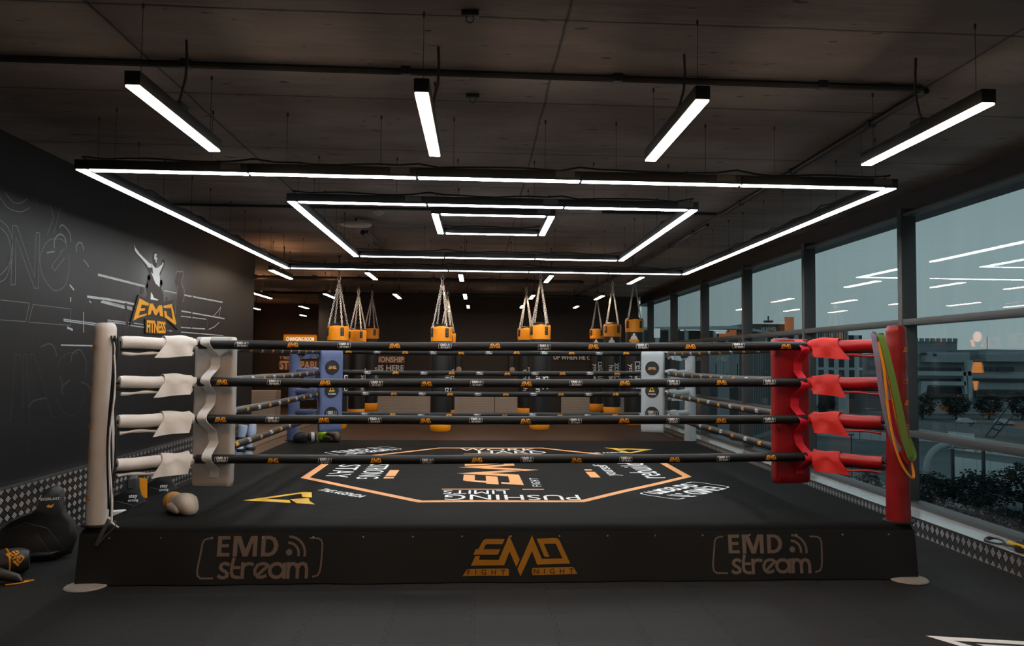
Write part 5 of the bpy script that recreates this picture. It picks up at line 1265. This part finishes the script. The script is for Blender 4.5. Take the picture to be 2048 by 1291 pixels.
# 2 dark neighbouring block with lit storey
t = thing('office_building', 'dark slatted office block with a lit top storey through the farther panes', 'building', (*far(1400, 720, 120).xy, ZG))
m = MB(); block('w', m, far(1290, 684, 120), far(1484, 684, 112), 25, 'tower_dark'); m.build('facade', t, smooth=False)
m = MB(); block('w', m, far(1285, 651, 119), far(1484, 652, 111), 26, 'pale_wall', zb=far(1400, 658, 116).z); m.build('roof_slab', t, smooth=False)
m = MB(); block('w', m, far(1290, 657, 124), far(1484, 657, 116), 20, 'dark_glass', zb=far(1400, 690, 120).z); m.build('top_storey', t, smooth=False)
for px_ in (1318, 1345, 1378, 1412, 1437, 1462):
    m = MB(); q = far(px_, 657, 117); m.box((q.x, q.y, q.z-1.2), (.5, .5, 2.6), MT['pale_wall']); m.build('column', t, smooth=False)
for px_, py_, wd_, h_, mt in ((1398, 658, 3.2, .22, 'lit_window'), (1424, 658, 2.2, .22, 'lit_window'), (1448, 659, 2., .22, 'lit_window'), (1449, 663.5, 1.6, .35, 'lit_window'), (1352, 662, .9, .5, 'lit_window'), (1369, 659, .6, .2, 'lit_window'), (1313, 665, 1.6, 1.4, 'lit_window'), (1456, 669, 1.6, 1.0, 'lit_orange'), (1474, 664, 1.1, 1.8, 'lit_orange')):
    m = MB(); m.box(far(px_, py_, 115.8), (wd_, .1, h_), MT[mt]); m.build('lit_window', t, smooth=False)
rnd = random.Random(3)
for i in range(34):
    px_ = 1410+i*2.2; q = far(px_, 684, 111.2-.0*i); L = rnd.uniform(2.0, 5.5); z0 = q.z-rnd.uniform(0, 1.6)
    m = MB(); m.box((q.x, q.y-.6-.0*i, z0-L/2), (.075, .1, L), MT['pale_wall']); m.build('facade_fin', t, smooth=False)
# 3 mall on the right
t = thing('shopping_building', 'low grey shopping building with portal frames through the nearest right pane', 'building', (*far(1950, 740, 185).xy, ZG))
m = MB(); block('w', m, far(1838, 706, 186), far(1962, 706, 186), 30, 'block'); block('w', m, far(1955, 703, 187), far(2200, 700, 187), 30, 'block'); m.build('upper_wall', t, smooth=False)
m = MB(); block('w', m, far(1845, 682, 192), far(1948, 680, 192), 20, 'block', zb=far(1900, 712, 192).z)
for i in range(9): q = far(1848+12*i, 681, 191.8); m.box((q.x, q.y, q.z+.3), (.9, .6, 1.0), MT['block'])
m.build('parapet_block', t, smooth=False)
m = MB(); block('w', m, far(1880, 703, 184), far(1975, 702, 184), 14, 'block_pale', zb=far(1900, 724, 184).z); block('w', m, far(2010, 699, 184), far(2200, 697, 184), 20, 'block_pale', zb=far(2010, 722, 184).z); m.build('roof_volume', t, smooth=False)
m = MB(); block('w', m, far(1835, 743, 184.5), far(2200, 744, 184.5), 4, 'block_pale'); m.build('lower_wall', t, smooth=False)
m = MB()
for x0, x1, y0, y1 in ((1838, 1955, 734, 742), (1862, 1960, 757, 768), (1985, 2012, 733, 743), (2018, 2026, 733, 743), (2032, 2070, 733, 743), (1980, 2110, 757, 766), (1875, 1960, 775, 800), (1985, 2110, 780, 800), (1897, 1903, 706, 711), (1870, 1882, 704, 710)):
    a = far(x0, y0, 183.9); b = far(x1, y1, 183.9); m.box((a+b)/2, (abs(b.x-a.x), .3, abs(a.z-b.z)), MT['dark_glass'])
m.build('dark_windows', t, smooth=False)
for P_ in ([(1842, 742), (1975, 743), (1975, 752), (1854, 751), (1846, 800), (1838, 800)], [(1868, 763), (1962, 764), (1962, 772), (1880, 771), (1875, 800), (1864, 800)], [(1966, 720), (1978, 720), (1975, 800), (1968, 800)], [(1957, 744), (1963, 744), (1966, 790), (1960, 790)]):
    q = [far(a, b, 182.5) for a, b in P_]; m = MB(); m.prism([(p.x, p.z) for p in q], lambda a, b, d: (a, q[0].y+d, b), 1.2, MT['pale_wall']); m.build('portal_frame', t, smooth=False)
m = MB(); m.shape(fit(text('WOMEN', 'w', 1, 1, .02), 4.1, .72), lambda a, b: far(1846, 726.5, 182.2)+Vector((a, 0, b)), {'w': MT['white']}); m.build('lettering', t, smooth=False)
m = MB(); 
for px_, py_ in ((1847, 672), (1891, 674), (1901, 676), (2013, 671)): a = far(px_, 684 if px_ < 2000 else 699, 190); b = far(px_, py_, 190); m.tube([a, b], .09, MT['dark_glass'], 5)
m.build('mast', t, smooth=False)
# trees
def tree(label, px, py_base, D, hgt, wid, seed, group):
    b = far(px, py_base, D); b.z = ZG; t = thing('tree', label, 'tree', b, group); rnd = random.Random(seed)
    m = MB(); m.tube([b, b+Vector((.1, 0, hgt*.35)), b+Vector((-.1, .1, hgt*.6))], [.22, .16, .06], MT['bark'], 8); m.build('trunk', t)
    m = MB(); n = 2600
    for i in range(n):
        th, ph, rr = rnd.uniform(0, 2*PI), math.acos(rnd.uniform(-1, 1)), rnd.uniform(.35, 1)**.5
        lump = 1+.25*math.sin(th*3+seed)*math.sin(ph*4)
        c = b+Vector((math.cos(th)*math.sin(ph)*wid/2*rr*lump, math.sin(th)*math.sin(ph)*wid/2*rr*lump, hgt*.56+math.cos(ph)*hgt*.42*rr*lump))
        s_ = wid*rnd.uniform(.018, .045); R = Matrix.Rotation(rnd.uniform(0, 6), 3, 'Z') @ Matrix.Rotation(rnd.uniform(0, 3), 3, 'X')
        m.add([c+R @ Vector(v)*s_ for v in ((-1, 0, 0), (0, -.6, .2), (1, 0, 0), (0, .6, .2))], [(0, 1, 2), (0, 2, 3)], MT['foliage'])
    m.build('crown', t, smooth=False)
G = 'dark street trees outside the nearest right pane'
for i, (px_, D, h_, w_) in enumerate(((1872, 166, 5.6, 5.8), (1943, 165, 5.8, 5.9), (2014, 166, 5.7, 5.8), (2086, 165, 5.9, 5.9))):
    tree('dark round street tree in the row before the shopping building', px_, 830, D, h_, w_, i, G)
G2 = 'dark shrubs below the nearest right pane'
for i, (px_, D, h_, w_) in enumerate(((1884, 62, 3.2, 3.9), (1985, 60, 3.6, 4.2), (2088, 62, 4.0, 4.2), (1936, 50, 2.8, 3.3), (2046, 50, 2.7, 3.4))):
    tree('dark shrub on the waste ground below the hoarding', px_, 960, D, h_, w_, 20+i, G2)
for i, (px_, D, h_, w_) in enumerate(((1698, 70, 2.2, 2.2), (1756, 68, 2.4, 2.3))):
    tree('dark low bush beyond the ledge behind the red turnbuckle covers', px_, 930, D, h_, w_, 40+i, 'dark low bushes outside the red corner')
for i, (px_, D, h_, w_) in enumerate(((1668, 170, 4.6, 4.), (1470, 168, 4.2, 6.))):
    tree('distant dark street tree in front of the office block', px_, 800, D, h_, w_, 50+i, 'street trees before the office block')
# hoardings: one thing per line of panels
def hoarding(label, pa, pb, D0, D1, z_top, n, mt, posts=True, zb=ZG):
    a, b = far(pa, 0, D0), far(pb, 0, D1); t = thing('site_hoarding', label, 'hoarding', ((a.x+b.x)/2, (a.y+b.y)/2, zb), 'building site hoardings')
    for i in range(n):
        p = a.lerp(b, i/n); q = a.lerp(b, (i+1)/n); p.z = q.z = zb; d = (q-p); L = d.length; ang = math.atan2(d.y, d.x)
        m = MB(); m.box(((p.x+q.x)/2, (p.y+q.y)/2, (zb+z_top)/2), (L*.93, .12, z_top-zb), MT[mt], 0, Matrix.Rotation(ang, 3, 'Z')); m.build('panel', t, smooth=False)
    return t
hoarding('long grey panel hoarding across the site beyond the white car lane', 1845, 2110, 140, 124, ZG+1.7, 10, 'hoarding')
hoarding('low pale wall of short panels below the long grey hoarding', 1845, 1925, 120, 116, ZG+1.2, 5, 'hoarding_pale')
hoarding('pale corrugated hoarding panels right of the low pale wall', 1925, 1982, 108, 104, ZG+2.5, 3, 'hoarding_pale')
hoarding('low pale panels at the far right of the site', 1985, 2110, 104, 96, ZG+1.0, 5, 'hoarding_pale')
hoarding('corrugated site hoarding standing behind the bent grey pipe', 1930, 2110, 78, 70, ZG+2.6, 6, 'hoarding_pale')
hoarding('distant hoarding line seen between the red turnbuckle covers', 1640, 1800, 128, 118, ZG+1.6, 9, 'hoarding_pale')
# bent pipe
a = far(1879, 962, 66); b = far(1884, 925, 66); P0 = [a]
cx_, cz_ = far(1929, 940, 66), None
pts = [far(1879, 962, 66)]+[far(1929-50*math.cos(q*PI/16), 940-47*math.sin(q*PI/16), 66) for q in range(9)]+[far(1980, 897, 65), far(2120, 912, 62)]
m = MB(); m.tube(pts, .30, MT['pipe'], 16); 
for px_ in (1934, 1958, 1985, 2014): 
    q = far(px_, 893+(px_-1934)*.11, 65.7); m.lathe(q, [(.31, -.06), (.36, -.05), (.36, .05), (.31, .06)], MT['pipe'], 16, axis=(1, -.02, -.1))
tag(m.build('bent_pipe'), 'large grey pipe bending down like a swan neck outside the nearest right pane', 'pipe')
for px_ in (1934, 2000):
    q = far(px_, 900, 65.6); m = MB(); m.box((q.x, q.y, (q.z+ZG)/2), (.22, .22, q.z-ZG-.2), MT['dark_glass']); tag(m.build('pipe_support'), 'dark upright under the bent pipe, %s' % ('by its bend' if px_ == 1934 else 'along its straight run'), 'support', 'supports of the bent pipe')
# cars
def car(px, py, D, label, L=4.4, ang=-.12):
    q = far(px, py, D); q.z = ZG+.08; t = thing('car', label, 'car', q, 'cars outside'); R = Matrix.Rotation(ang, 3, 'Z'); k = L/4.4
    prof = [(-2.2, .35), (-2.15, .85), (-1.9, 1.0), (-1.35, 1.48), (.35, 1.5), (1.1, 1.02), (2.0, .85), (2.2, .6), (2.2, .32)]
    m = MB(); m.prism([(a*k, b*k) for a, b in prof], lambda a, b, d: q+R @ Vector((a, d, b)), 1.7*k, MT['car'], rnd=.06); m.build('body', t)
    m = MB(); m.prism([(a*k, b*k) for a, b in [(-1.75, 1.02), (-1.3, 1.4), (.3, 1.42), (.9, 1.04)]], lambda a, b, d: q+R @ Vector((a, d, b)), 1.68*k, MT['dark_glass']); m.build('windows', t)
    for a in (-1.35, 1.35):
        for sd in (-1, 1): m = MB(); m.lathe(q+R @ Vector((a*k, sd*.70*k, .33*k)), [(.05, -.1), (.33*k, -.1), (.33*k, .1), (.05, .1)], MT['tyre'], 20, axis=R @ Vector((0, 1, 0))); m.build('wheel', t)
car(1964, 840, 152, 'white car driving on the road beyond the hoarding', 3.6)
car(2046, 845, 150, 'white car half cut by the right edge of the picture', 3.6)
car(1568, 868, 96, 'small pale vehicle on the waste ground seen between the red covers', 2.6) if False else None
for i, (px_, py0, py1, D, lb) in enumerate(((1738, 835, 795, 120, 'thin lamp post on the waste ground behind the upper red covers'), (1720, 900, 872, 75, 'short post on the waste ground behind the lower red covers'))):
    a = far(px_, py0, D); b = far(px_, py1, D); a.z = ZG; m = MB(); m.tube([a, b], .07, MT['dark_glass'], 8); m.box(b, (.5, .1, .12), MT['dark_glass']); tag(m.build('site_post'), lb, 'post')
# crane-like lattice brace at the right
m = MB()
for (x0, y0), (x1, y1) in (((2005, 878), (2056, 815)), ((2023, 880), (2070, 830)), ((1972, 856), (1983, 847)), ((2005, 878), (2023, 880)), ((2020, 860), (2036, 866)), ((2030, 846), (2048, 853))): m.tube([far(x0, y0, 100), far(x1, y1, 100)], .09, MT['dark_glass'], 6)
tag(m.build('lattice_brace'), 'dark slanted lattice brace on the site at the right edge', 'brace')
for o in ALL:
    if '_o' in o: del o['_o']
